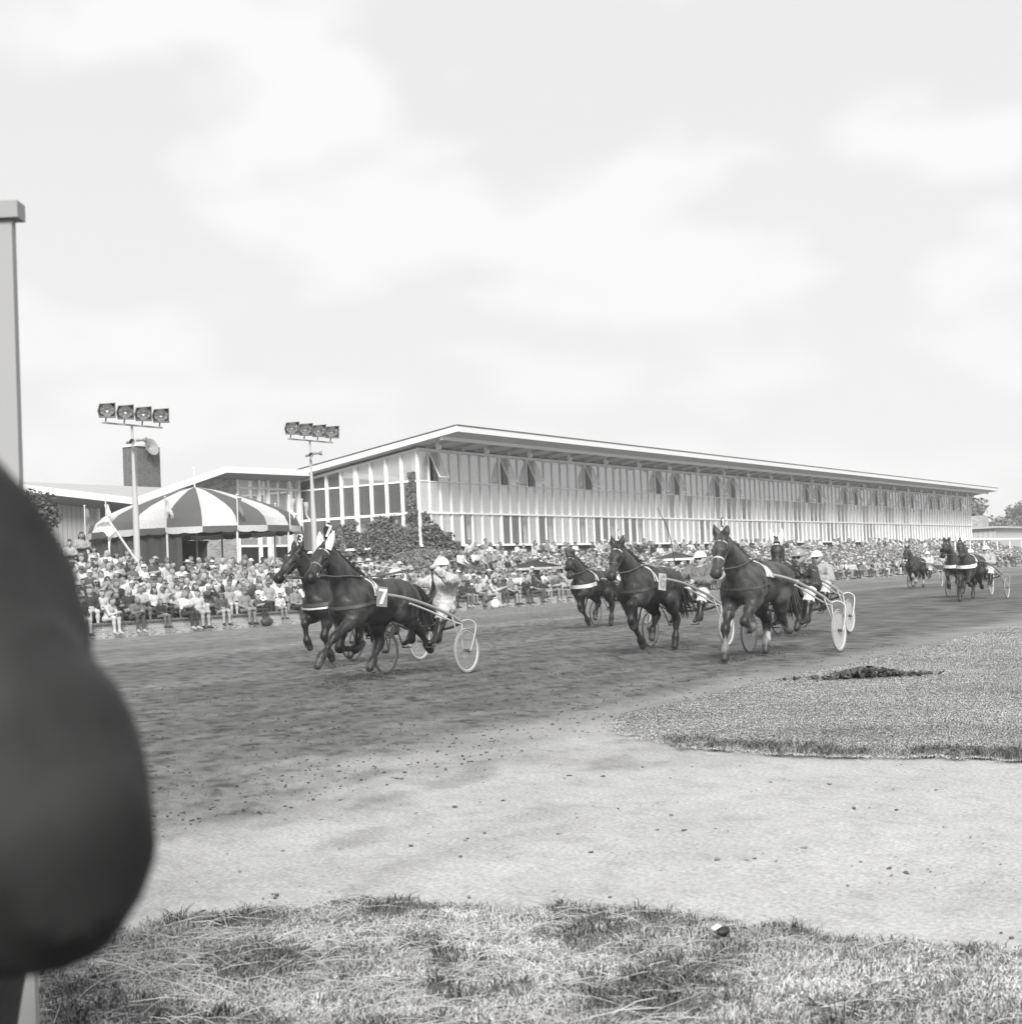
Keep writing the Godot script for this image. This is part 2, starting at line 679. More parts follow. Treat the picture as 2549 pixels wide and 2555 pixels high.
func ground_grey(t: float, n: float, gi: float) -> float:
	var streak := nz.get_noise_2d(t * 0.28, n * 1.5)
	var fine := nz2.get_noise_2d(t * 3.1, n * 7.5)
	var mott := nz.get_noise_2d(t * 1.1 + 90.0, n * 1.1)
	var edge := smoothstep(-31.2, -27.4, n + 1.5 * nz.get_noise_2d(t * 0.33, n * 0.33 + 7.0) - 0.10 * (t - 6.0) * (1.0 if t < 12.0 else 0.0))
	var clod := nz2.get_noise_2d(t * 9.0 + 3.0, n * 9.0)
	var lump := nz.get_noise_2d(t * 2.4 + 11.0, n * 3.2)
	var tr := 0.185 + 0.075 * streak + 0.035 * mott
	tr += 0.10 * exp(-pow((n + 12.5 + 0.5 * streak) / 1.2, 2.0)) + 0.05 * smoothstep(-11.0, -1.0, n) + 0.04 * exp(-pow((n + 6.0) / 0.7, 2.0)) + 0.05 * exp(-pow((n + 19.0 + streak) / 0.9, 2.0))
	tr += 0.14 * smoothstep(-0.9, -0.15, n) + 0.05 * smoothstep(-26.0, -29.0, n)
	tr *= 0.68 * (1.0 + 0.24 * clod + 0.22 * lump) * lerpf(1.0, 1.22, smoothstep(-13.0, -8.0, n))
	if lump < -0.18 and n < -13.0:                          # hoof-torn hollows
		tr *= maxf(0.45, 1.0 + 1.7 * (lump + 0.18))
	var scuff := smoothstep(0.14, 0.40, nz.get_noise_2d(t * 0.5 + 30.0, n * 1.25)) * smoothstep(-32.5, -29.5, n)
	var sand := 0.40 + 0.035 * mott + 0.03 * streak - 0.13 * scuff + 0.03 * smoothstep(-30.0, -34.0, n)
	sand *= 1.0 + 0.05 * clod + 0.05 * lump
	if fine < -0.5:
		sand *= 0.88
	var q := lerpf(sand, tr, edge)
	if t > 10.0:
		q = lerpf(q, 0.26, 0.6 * smoothstep(-29.8, -28.9, n) * (1.0 - smoothstep(-28.7, -28.0, n)))   # the dry trodden verge
	if gi > 0.0:
		q = lerpf(q, (0.17 if t < 8.0 else 0.37) + 0.07 * mott, smoothstep(0.0, 0.25, gi))
	return maxf(q, 0.03) * 1.5

func build_ground() -> void:
	var zs := PackedFloat32Array()
	var z := 40.0
	while z > -1700.0:
		zs.append(z)
		z -= maxf(0.055, 0.011 * absf(z) if z < -3.0 else 0.25 + absf(z) * 0.1)
	var half := PackedFloat32Array()
	var x := 0.03
	while x < 900.0:
		half.append(x)
		x += maxf(0.06, 0.026 * x)
	var xs := PackedFloat32Array()
	for i in range(half.size() - 1, -1, -1):
		xs.append(-half[i])
	xs.append_array(half)
	var nxx := xs.size()
	var pos := PackedVector3Array()
	var col := PackedColorArray()
	var kind := PackedByteArray()
	for zz in zs:
		for xx in xs:
			var p := Vector3(xx, 0, zz) - O
			var t := p.dot(DV)
			var n := p.dot(NV)
			var gi := -9.0
			if n < -25.0:
				gi = grass_in(t, n)
			var q := ground_grey(t, n, gi)
			var far := clampf(1.0 - (-zz - 40.0) / 40.0, 0.0, 1.0)
			var y := 0.0
			if n < 0.0 and far > 0.0:
				y = (0.010 * nz.get_noise_2d(t * 2.3, n * 2.3) + 0.006 * nz2.get_noise_2d(t * 8.0, n * 8.0)) * far - 0.004
				if gi > 0.0:
					y += 0.012 * smoothstep(0.0, 0.2, gi) * far
			pos.append(Vector3(t, y, -n))          # in the track's own axes, so that the harrow lines follow it
			col.append(Color(q, q, q))
			kind.append(1 if gi > 0.04 or n > 2.0 else (2 if n < -29.0 and t < 25.0 else 0))
	var lists := [PackedInt32Array(), PackedInt32Array(), PackedInt32Array()]
	for j in zs.size() - 1:
		for i in nxx - 1:
			var a := j * nxx + i
			var l: PackedInt32Array = lists[kind[a]]
			l.append_array([a, a + nxx, a + 1, a + 1, a + nxx, a + nxx + 1])
			lists[kind[a]] = l
	var nor := PackedVector3Array()
	nor.resize(pos.size())
	nor.fill(Vector3.UP)
	for j in range(1, zs.size() - 1):
		if zs[j] < -80.0:
			break
		for i in range(1, nxx - 1):
			var a := j * nxx + i
			nor[a] = (pos[a + 1] - pos[a - 1]).cross(pos[a - nxx] - pos[a + nxx]).normalized()
			if nor[a].y < 0.0:
				nor[a] = -nor[a]
	var names := ["racetrack_ground", "infield_ground", "sand_path"]
	for k in 3:
		var remap := PackedInt32Array()
		remap.resize(pos.size())
		remap.fill(-1)
		var v := PackedVector3Array()
		var nn := PackedVector3Array()
		var c := PackedColorArray()
		var ix := PackedInt32Array()
		for a in lists[k]:
			if remap[a] < 0:
				remap[a] = v.size()
				v.append(pos[a])
				nn.append(nor[a])
				c.append(col[a])
			ix.append(remap[a])
		var arr := []
		arr.resize(Mesh.ARRAY_MAX)
		arr[Mesh.ARRAY_VERTEX] = v
		arr[Mesh.ARRAY_NORMAL] = nn
		arr[Mesh.ARRAY_COLOR] = c
		arr[Mesh.ARRAY_INDEX] = ix
		var am := ArrayMesh.new()
		am.add_surface_from_arrays(Mesh.PRIMITIVE_TRIANGLES, arr)
		var s := StandardMaterial3D.new()
		s.vertex_color_use_as_albedo = true
		s.roughness = 0.95
		s.metallic_specular = 0.25
		s.albedo_texture = tex.fine
		s.uv1_triplanar = true
		s.uv1_scale = Vector3.ONE * 0.6
		s.detail_enabled = true
		s.detail_blend_mode = BaseMaterial3D.BLEND_MODE_MUL
		s.detail_albedo = [tex.sand, tex.grit, tex.sand][k]
		s.detail_uv_layer = BaseMaterial3D.DETAIL_UV_2
		s.uv2_triplanar = true
		s.uv2_scale = [Vector3(1.1, 1.3, 1.3), Vector3(2.7, 2.7, 2.7), Vector3(1.1, 1.3, 1.3)][k]
		s.heightmap_enabled = true
		s.heightmap_texture = [tex.sand, tex.soil, tex.sand][k]
		s.heightmap_scale = [0.45, 2.0, 0.45][k]
		setting(names[k], am, s, stand_frame(0, 0))

# ---------------------------------------------------------------- the terrace in front of the stand
func seat_y(t: float, r: int) -> float:
	return 0.52 + (0.21 if t < 66.0 else 0.165) * r

func rows_at(t: float) -> int:
	if t < 36.5:
		return 13
	if t < 43.0:
		return int(lerpf(13.0, 7.0, (t - 36.5) / 6.5))
	if t < 66.0:
		return 7
	return 11

func build_terrace() -> void:
	var conc := m(0.26, 0.9, "fine", 0.9)
	var plank := m(0.16, 0.8, "wood", 1.3)
	for blk in [[14.0, 43.0, 13], [43.0, 66.0, 7], [66.0, 190.0, 11]]:
		var t0: float = blk[0]
		var len_: float = blk[1] - t0
		var o := thing("terrace", ["stepped terrace packed with spectators beside the striped tent", "low stepped terrace under the white rail of the tent", "long stepped terrace below the glazed stand"][[14.0, 43.0, 66.0].find(t0)], "terrace", stand_frame(t0, 0), "spectator terraces")
		for r in blk[2]:
			var s := MB.new()
			var top := seat_y(t0, r) - 0.42
			var hh := maxf(top, 0.06)
			s.box(Vector3(len_ * 0.5, hh * 0.5, -0.62 - 0.8 * r), Vector3(len_ - 0.01, hh, 0.8))
			put(o, "step", s, conc)
			if r > 0:
				var bch := MB.new()
				bch.box(Vector3(len_ * 0.5, seat_y(t0, r) - 0.03, -0.5 - 0.8 * r), Vector3(len_ - 0.4, 0.06, 0.34))
				put(o, "bench", bch, plank)
	var plat := MB.new()
	plat.box(Vector3(11.5, 0.55, -12.2), Vector3(22.9, 1.1, 12.6))
	setting("tent_pavement", plat, m(0.22, 0.9, "fine", 0.9), stand_frame(43, 0))
	var upper := MB.new()
	upper.box(Vector3(59.5, 0.9, -9.75), Vector3(118.9, 1.8, 0.7))
	upper.box(Vector3(-66.0, 1.2, -13.6), Vector3(28.9, 2.4, 9.0))
	setting("upper_pavement", upper, m(0.24, 0.9, "fine", 0.9), stand_frame(66.0, 0))
	var wall := thing("terrace_wall", "long low wall along the track with spectators sitting on its coping", "wall", stand_frame(14, 0))
	var wb := MB.new()
	wb.box(Vector3(88, 0.23, -0.14), Vector3(176, 0.46, 0.2))
	put(wall, "wall_face", wb, m(0.55, 0.9, "brick", 1.0))
	for k in 44:
		var cp := MB.new()
		cp.box(Vector3(2.0 + 4.0 * k, 0.485, -0.17), Vector3(3.985, 0.055, 0.42))
		put(wall, "coping", cp, m(0.17, 0.8, "wood", 1.0))
	var rail := thing("handrail", "thin white rail along the raised platform in front of the striped tent", "railing", stand_frame(42.0, 5.95))
	var rb := MB.new()
	rb.beam(Vector3(0, 1.95, 0), Vector3(13.5, 1.95, 0), 0.05, 0.06)
	put(rail, "top_rail", rb, m(0.75, 0.5))
	for k in 7:
		var ps := MB.new()
		ps.beam(Vector3(0.2 + 2.2 * k, 1.0, 0), Vector3(0.2 + 2.2 * k, 1.92, 0), 0.05, 0.05, Vector3.RIGHT)
		put(rail, "post", ps, m(0.6, 0.5))

# ---------------------------------------------------------------- the glazed grandstand
func glass() -> StandardMaterial3D:
	if not mats.has("glass"):
		var s := StandardMaterial3D.new()
		s.albedo_color = Color(0.97, 0.97, 0.97, 0.05)
		s.transparency = BaseMaterial3D.TRANSPARENCY_ALPHA
		s.roughness = 0.03
		s.metallic = 0.45
		s.metallic_specular = 0.6
		mats.glass = s
	return mats.glass

func clear_glass() -> StandardMaterial3D:          # panes seen through to the dim hall
	if not mats.has("clear glass"):
		var s: StandardMaterial3D = glass().duplicate()
		s.metallic = 0.07
		mats["clear glass"] = s
	return mats["clear glass"]

func pane_mesh(w: float, h: float) -> ArrayMesh:
	var b := MB.new()
	b.quad(Vector3(-w / 2, -h / 2, 0), Vector3(w / 2, -h / 2, 0), Vector3(w / 2, h / 2, 0), Vector3(-w / 2, h / 2, 0), Vector3.BACK)
	return b.mesh()

func build_grandstand() -> void:
	var g := thing("grandstand", "long glazed grandstand with white mullions and a wide overhanging flat roof", "grandstand", stand_frame(STAND_T, STAND_N))
	var white := m(0.86, 0.55)
	var cols := 112
	var len_ := cols * BAY
	var ys := [3.36, 5.10, 6.83, 8.55]
	var b := MB.new()
	b.box(Vector3(len_ / 2, 1.62, -0.16), Vector3(len_, 3.24, 0.3))
	put(g, "plinth", b, m(0.13, 0.9, "brick", 0.8))
	b = MB.new()
	b.box(Vector3(0.16, 1.62, -4.35), Vector3(0.3, 3.24, 8.05))
	put(g, "plinth", b, m(0.13, 0.9, "brick", 0.8))
	b = MB.new()
	b.box(Vector3(len_ / 2, 3.30, 0.03), Vector3(len_ + 0.2, 0.13, 0.34))
	put(g, "sill", b, white)
	b = MB.new()
	b.box(Vector3(-0.03, 3.30, -4.3), Vector3(0.34, 0.13, 8.3))
	put(g, "sill", b, white)
	for k in 3:
		b = MB.new()
		b.box(Vector3(len_ / 2, ys[k + 1], [0.05, 0.0, 0.04][k]), Vector3(len_, [0.10, 0.05, 0.14][k], [0.14, 0.11, 0.2][k]))
		put(g, "transom", b, white)
	for k in 2:
		b = MB.new()
		b.box(Vector3(0.0, ys[k + 1], -4.2), Vector3(0.07, [0.14, 0.09][k], 8.2))
		put(g, "transom", b, white)
	b = MB.new()
	b.beam(Vector3(0, 8.52, -0.05), Vector3(0, 8.52 - 0.14 * 8.3, -8.35), 0.09, 0.14)
	put(g, "transom", b, white)
	# uprights: slim ones at each pane, stouter at every fourth
	for wide in 2:
		var mm := BoxMesh.new()
		mm.size = Vector3(0.2 if wide else 0.095, 5.2, 0.1)
		for i in cols + 1:
			if (i % 4 == 0) == (wide == 1):
				put(g, "mullion", mm, white, Transform3D(Basis(), Vector3(i * BAY, 5.94, 0.02)))
	for i in 9:
		if i == 0:
			continue
		var h := 8.5 - 0.14 * 1.05 * i - 3.34
		var mm := BoxMesh.new()
		mm.size = Vector3(0.17, h, 0.24 if i == 4 or i == 8 else 0.13)
		put(g, "mullion", mm, white, Transform3D(Basis(), Vector3(-0.02, 3.34 + h / 2, -1.045 * i)))
	var rc := RandomNumberGenerator.new()
	rc.seed = 19
	var bare := {}
	for r in 3:
		for i in cols:
			var run := nz.get_noise_2d(i * 0.21 + 8.0, r * 3.0)
			bare[Vector2i(r, i)] = rc.randf() < [0.45 + 0.7 * run if i > 8 else 0.3, 0.05 if i < 24 else 0.4 + 0.8 * run, 0.0][r]
	# panes; some of the top ones stand open, hinged at their heads
	var open_ := [1, 8, 11, 18, 28, 31, 38, 41, 57, 60, 67, 70, 76, 79, 85, 88, 95, 98, 104, 107]
	var p_full := pane_mesh(BAY - 0.1, 1.66)
	var merged := MB.new()
	for r in 3:
		for i in cols:
			var at := Vector3((i + 0.5) * BAY, (ys[r] + ys[r + 1]) / 2, 0)
			if i >= 92 and not (r == 2 and i in open_):
				var hw := (BAY - 0.1) / 2
				merged.quad(at + Vector3(-hw, -0.83, 0), at + Vector3(hw, -0.83, 0), at + Vector3(hw, 0.83, 0), at + Vector3(-hw, 0.83, 0), Vector3.BACK)
			elif r == 2 and i in open_:
				var xf := Transform3D(Basis(Vector3.RIGHT, -0.42), at + Vector3(0, 0.83, 0.02)) * Transform3D(Basis(), Vector3(0, -0.83, 0))
				var sash := put(g, "open_sash", sash_mesh(BAY - 0.12, 1.66), white, xf)
				put(sash, "pane", p_full, glass(), Transform3D(Basis(), Vector3(0, 0, 0.001)))
			else:
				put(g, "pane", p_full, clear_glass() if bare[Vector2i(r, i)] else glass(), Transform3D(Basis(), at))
	put(g, "pane_row", merged, glass()).set_meta("kind", "stuff")
	for i in 8:
		for r in 3:
			var z0 := -1.045 * i - 0.07
			var z1 := -1.045 * (i + 1) + 0.07
			var q := MB.new()
			var lo: float = ys[r] + 0.05
			var h0: float = ys[r + 1] - 0.06 if r < 2 else 8.46 + 0.14 * z0
			var h1: float = ys[r + 1] - 0.06 if r < 2 else 8.46 + 0.14 * z1
			q.quad(Vector3(0, lo, z0), Vector3(0, lo, z1), Vector3(0, h1, z1), Vector3(0, h0, z0), Vector3.LEFT)
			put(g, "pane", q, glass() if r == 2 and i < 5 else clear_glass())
	# the hall behind: floor, ceiling, back and end walls
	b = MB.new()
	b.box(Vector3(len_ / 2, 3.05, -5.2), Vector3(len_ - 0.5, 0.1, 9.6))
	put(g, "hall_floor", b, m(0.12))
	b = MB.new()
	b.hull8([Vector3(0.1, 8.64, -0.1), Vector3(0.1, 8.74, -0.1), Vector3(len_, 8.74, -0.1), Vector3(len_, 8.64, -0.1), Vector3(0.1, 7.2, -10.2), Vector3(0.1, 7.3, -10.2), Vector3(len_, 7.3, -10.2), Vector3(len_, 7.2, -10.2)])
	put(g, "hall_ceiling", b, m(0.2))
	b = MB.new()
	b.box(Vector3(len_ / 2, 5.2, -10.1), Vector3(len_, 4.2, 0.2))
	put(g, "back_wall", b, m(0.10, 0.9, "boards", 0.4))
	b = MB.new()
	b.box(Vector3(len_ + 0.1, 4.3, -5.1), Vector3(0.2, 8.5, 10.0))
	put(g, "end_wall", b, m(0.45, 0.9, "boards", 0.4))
	var kinds := [curtain_mesh(1), curtain_mesh(2), curtain_mesh(3)]
	var cm := m(0.5, 0.95, "cloth", 1.2)
	cm.backlight_enabled = true
	cm.backlight = grey(0.25)
	for r in 3:
		for i in cols:
			if bare[Vector2i(r, i)] or (r == 2 and i in open_):
				continue
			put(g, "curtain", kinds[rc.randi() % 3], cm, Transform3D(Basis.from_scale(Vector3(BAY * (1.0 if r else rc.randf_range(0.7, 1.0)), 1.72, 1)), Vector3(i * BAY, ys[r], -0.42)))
	# roof: slab, fascia boards, soffit, edge beam and rafters
	var x0 := -0.75
	var x1 := len_ + 0.9
	var zf := 3.2
	var zb := -22.0
	var sl := 0.14
	var yf := 9.5
	var yb := yf + sl * (zb - zf)
	b = MB.new()
	b.hull8([Vector3(x0, yf - 0.32, zf), Vector3(x0, yf, zf), Vector3(x1, yf, zf), Vector3(x1, yf - 0.32, zf), Vector3(x0, yb - 0.32, zb), Vector3(x0, yb, zb), Vector3(x1, yb, zb), Vector3(x1, yb - 0.32, zb)])
	put(g, "roof", b, m(0.7, 0.8, "fine", 0.5))
	b = MB.new()
	b.box(Vector3((x0 + x1) / 2, yf - 0.17, zf + 0.025), Vector3(x1 - x0 + 0.06, 0.32, 0.05))
	put(g, "fascia", b, m(0.66, 0.5))
	b = MB.new()
	b.beam(Vector3(x0 - 0.025, yf - 0.17, zf), Vector3(x0 - 0.025, yb - 0.17, zb), 0.05, 0.32)
	put(g, "fascia", b, m(0.66, 0.5))
	b = MB.new()
	b.box(Vector3((x0 + x1) / 2, yf + 0.02, zf + 0.02), Vector3(x1 - x0 + 0.12, 0.05, 0.14))
	put(g, "flashing", b, m(0.10, 0.5))
	b = MB.new()
	b.beam(Vector3(x0 - 0.02, yf + 0.02, zf - 0.06), Vector3(x0 - 0.02, yb + 0.02, zb), 0.14, 0.05)
	put(g, "flashing", b, m(0.10, 0.5))
	b = MB.new()
	b.box(Vector3((x0 + x1) / 2, 8.98, 2.05), Vector3(x1 - x0 - 0.3, 0.26, 0.16))
	put(g, "edge_beam", b, white)
	for k in 48:
		var heavy := k % 2 == 0
		b = MB.new()
		b.box(Vector3(0, 8.74, 0.95), Vector3(0.24, 0.46, 0.2) if heavy else Vector3(0.17, 0.4, 0.16))
		put(g, "bracket", b, m(0.85, 0.5) if heavy else m(0.5, 0.6), Transform3D(Basis(), Vector3(0.75 + 2.43 * k, 0, 0)))
		b = MB.new()
		b.beam(Vector3(0, 8.70, 0.14), Vector3(0, 8.94, 1.96), 0.14, 0.2)
		put(g, "rafter", b, m(0.42, 0.6), Transform3D(Basis(), Vector3(0.75 + 2.43 * k, 0, 0)))

func sash_mesh(w: float, h: float) -> ArrayMesh:
	var b := MB.new()
	for s in [-1, 1]:
		b.box(Vector3(s * w / 2, 0, 0), Vector3(0.06, h, 0.05))
		b.box(Vector3(0, s * (h / 2 - 0.03), 0), Vector3(w - 0.061, 0.06, 0.05))
	return b.mesh()

func curtain_mesh(sd: int) -> ArrayMesh:
	var b := MB.new()
	for k in 14:
		var za := 0.05 * sin(k * 1.9 + sd) + 0.02 * sin(k * 0.7 * sd)
		var zb := 0.05 * sin((k + 1) * 1.9 + sd) + 0.02 * sin((k + 1) * 0.7 * sd)
		var xa := k / 14.0
		var xb := (k + 1) / 14.0
		b.quad(Vector3(xa, 0, za), Vector3(xb, 0, zb), Vector3(xb, 1, zb * 0.8), Vector3(xa, 1, za * 0.8), Vector3.BACK)
	return b.mesh()

# ---------------------------------------------------------------- the low buildings on the left
func build_side_buildings() -> void:
	var white := m(0.8, 0.55)
	var g := thing("clubhouse", "low pale clubhouse with folded white-edged roof beside the glazed stand", "building", stand_frame(51, 18))
	var b := MB.new()
	b.hull8([Vector3(-16, 0, -0.2), Vector3(-16, 6.75, -0.2), Vector3(0, 5.75, -0.2), Vector3(0, 0, -0.2), Vector3(-16, 0, 0), Vector3(-16, 6.75, 0), Vector3(0, 5.75, 0), Vector3(0, 0, 0)])
	put(g, "wall", b, m(0.46, 0.9, "boards", 0.9))
	b = MB.new()
	b.hull8([Vector3(6.2, 0, -0.2), Vector3(6.2, 7.42, -0.2), Vector3(8.3, 7.5, -0.2), Vector3(8.3, 0, -0.2), Vector3(6.2, 0, 0), Vector3(6.2, 7.42, 0), Vector3(8.3, 7.5, 0), Vector3(8.3, 0, 0)])
	put(g, "wall", b, m(0.5, 0.9, "brick", 0.7))
	b = MB.new()
	b.hull8([Vector3(0.002, 4.0, -0.2), Vector3(0.002, 5.75, -0.2), Vector3(6.198, 7.42, -0.2), Vector3(6.198, 4.0, -0.2), Vector3(0.002, 4.0, -0.01), Vector3(0.002, 5.75, -0.01), Vector3(6.198, 7.42, -0.01), Vector3(6.198, 4.0, -0.01)])
	put(g, "wall", b, m(0.5, 0.9, "brick", 0.7))
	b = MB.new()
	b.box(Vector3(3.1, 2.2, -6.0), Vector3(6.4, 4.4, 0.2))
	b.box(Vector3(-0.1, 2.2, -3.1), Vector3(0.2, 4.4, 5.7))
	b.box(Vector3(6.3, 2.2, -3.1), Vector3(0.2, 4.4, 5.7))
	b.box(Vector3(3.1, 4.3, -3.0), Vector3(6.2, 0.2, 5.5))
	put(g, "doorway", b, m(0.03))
	var dark := MB.new()
	dark.box(Vector3(-0.75, 5.05, 0.02), Vector3(1.25, 1.0, 0.05))
	var win := put(g, "window", dark, m(0.02, 0.2))
	var fr := MB.new()
	fr.box(Vector3(-1.42, 5.0, 0.05), Vector3(0.1, 1.3, 0.12))
	fr.box(Vector3(-0.75, 5.62, 0.05), Vector3(1.44, 0.1, 0.12))
	put(win, "frame", fr, white)
	# tall windows between white posts
	b = MB.new()
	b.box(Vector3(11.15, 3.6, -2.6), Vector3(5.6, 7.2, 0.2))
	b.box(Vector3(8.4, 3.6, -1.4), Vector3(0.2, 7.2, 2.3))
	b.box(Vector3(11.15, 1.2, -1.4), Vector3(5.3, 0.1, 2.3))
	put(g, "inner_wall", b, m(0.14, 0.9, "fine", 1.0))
	for x in [8.45, 10.2, 10.95, 12.75, 13.6]:
		b = MB.new()
		b.box(Vector3(x, 4.25, 0), Vector3(0.17, 6.4, 0.16))
		put(g, "post", b, white)
	for y in [7.42, 6.86, 5.5, 3.7, 2.35]:
		b = MB.new()
		b.box(Vector3(11.0, y, -0.03), Vector3(5.4, 0.12 if y < 7.0 else 0.2, 0.08))
		put(g, "transom", b, white)
	for r in 3:
		for c in 4:
			var xa: float = [8.45, 10.2, 10.95, 12.75][c] + 0.09
			var xb: float = [10.2, 10.95, 12.75, 13.6][c] - 0.09
			var ya: float = [3.77, 5.57, 6.93][r]
			var yb: float = [5.43, 6.79, 7.31][r]
			put(g, "pane", pane_mesh(xb - xa, yb - ya), glass(), Transform3D(Basis(), Vector3((xa + xb) / 2, (ya + yb) / 2, -0.03)))
	# the folded roof
	var line := [Vector2(-17.0, 7.16), Vector2(0.0, 6.02), Vector2(6.55, 7.82), Vector2(13.4, 7.88)]
	for k in 3:
		var p: Vector2 = line[k]
		var q: Vector2 = line[k + 1]
		b = MB.new()
		b.hull8([Vector3(p.x, p.y - 0.3, 1.0), Vector3(p.x, p.y, 1.0), Vector3(q.x, q.y, 1.0), Vector3(q.x, q.y - 0.3, 1.0), Vector3(p.x, p.y - 2.9, -9.0), Vector3(p.x, p.y - 2.6, -9.0), Vector3(q.x, q.y - 2.6, -9.0), Vector3(q.x, q.y - 2.9, -9.0)])
		var rf := put(g, "roof", b, m(0.34, 0.8, "fine", 0.6))
		var fa := MB.new()
		fa.hull8([Vector3(p.x, p.y - 0.3, 1.002), Vector3(p.x, p.y + 0.03, 1.002), Vector3(q.x, q.y + 0.03, 1.002), Vector3(q.x, q.y - 0.3, 1.002), Vector3(p.x, p.y - 0.3, 1.06), Vector3(p.x, p.y + 0.03, 1.06), Vector3(q.x, q.y + 0.03, 1.06), Vector3(q.x, q.y - 0.3, 1.06)])
		put(rf, "fascia", fa, white)
	b = MB.new()
	b.box(Vector3(2.0, 3.6, -8.5), Vector3(13.0, 7.3, 6.0))
	put(g, "rear_block", b, m(0.55, 0.9, "fine", 0.5))
	var ch := thing("chimney", "square brick chimney stack with a grey horn loudspeaker near its top", "chimney", stand_frame(57.0, 24.0))
	b = MB.new()
	b.box(Vector3(1.98, 8.3, -0.55), Vector3(1.75, 2.5, 1.1))
	put(ch, "stack", b, m(0.17, 0.92, "brick", 1.4))
	b = MB.new()
	b.box(Vector3(1.98, 9.6, -0.55), Vector3(1.9, 0.1, 1.25))
	put(ch, "cap", b, m(0.62, 0.8))
	var hx := Transform3D(Basis(Vector3.RIGHT, 1.25) * Basis(Vector3.UP, 0.3) * Basis.from_scale(Vector3(0.9, 0.5, 0.9)), Vector3(1.85, 9.42, 0.1))
	b = MB.new()
	var prev := 0.06
	for k in 9:
		var r2 := 0.06 + 0.5 * pow((k + 1) / 9.0, 2.0)
		var seg := MB.new()
		for s in 20:
			var a := TAU * s / 20
			var a2 := TAU * (s + 1) / 20
			b.quad(Vector3(cos(a) * prev, k * 0.07, sin(a) * prev), Vector3(cos(a2) * prev, k * 0.07, sin(a2) * prev), Vector3(cos(a2) * r2, (k + 1) * 0.07, sin(a2) * r2), Vector3(cos(a) * r2, (k + 1) * 0.07, sin(a) * r2), Vector3(cos(a), -0.3, sin(a)))
		prev = r2
	b.ball(Vector3(0, -0.08, 0), Vector3(0.12, 0.16, 0.12))
	var horn := put(ch, "horn_loudspeaker", b, m(0.24, 0.5), hx)
	b = MB.new()
	b.tube([Vector3(1.75, 8.75, 0.0), Vector3(1.8, 9.35, 0.15)], 0.03)
	b.tube([Vector3(2.4, 8.72, 0.0), Vector3(1.9, 9.35, 0.15)], 0.03)
	put(ch, "bracket", b, m(0.1))
	horn.set_meta("label", "round grey horn loudspeaker")
	var far := thing("pale_shed", "low pale shed beyond the far end of the glazed stand", "building", stand_frame(192, 6))
	b = MB.new()
	b.box(Vector3(30, 2.4, -8), Vector3(60, 4.8, 9))
	put(far, "wall", b, m(0.5, 0.9, "boards", 0.4))
	b = MB.new()
	b.box(Vector3(30, 4.95, -8), Vector3(61, 0.25, 10))
	put(far, "roof", b, m(0.4))
	b = MB.new()
	b.box(Vector3(10, 5.9, -8), Vector3(3.0, 1.7, 2))
	put(far, "chimney", b, m(0.5, 0.9, "brick", 0.6))
	var fence := thing("white_fence", "white board fence closing the far end of the terrace", "fence", stand_frame(150, 1))
	b = MB.new()
	b.box(Vector3(40, 3.2, -3.0), Vector3(78, 0.22, 0.08))
	put(fence, "top_board", b, white)
	for k in 14:
		b = MB.new()
		b.box(Vector3(1.5 + 6.0 * k, 1.6, -3.06), Vector3(0.12, 3.1, 0.1))
		put(fence, "post", b, white)

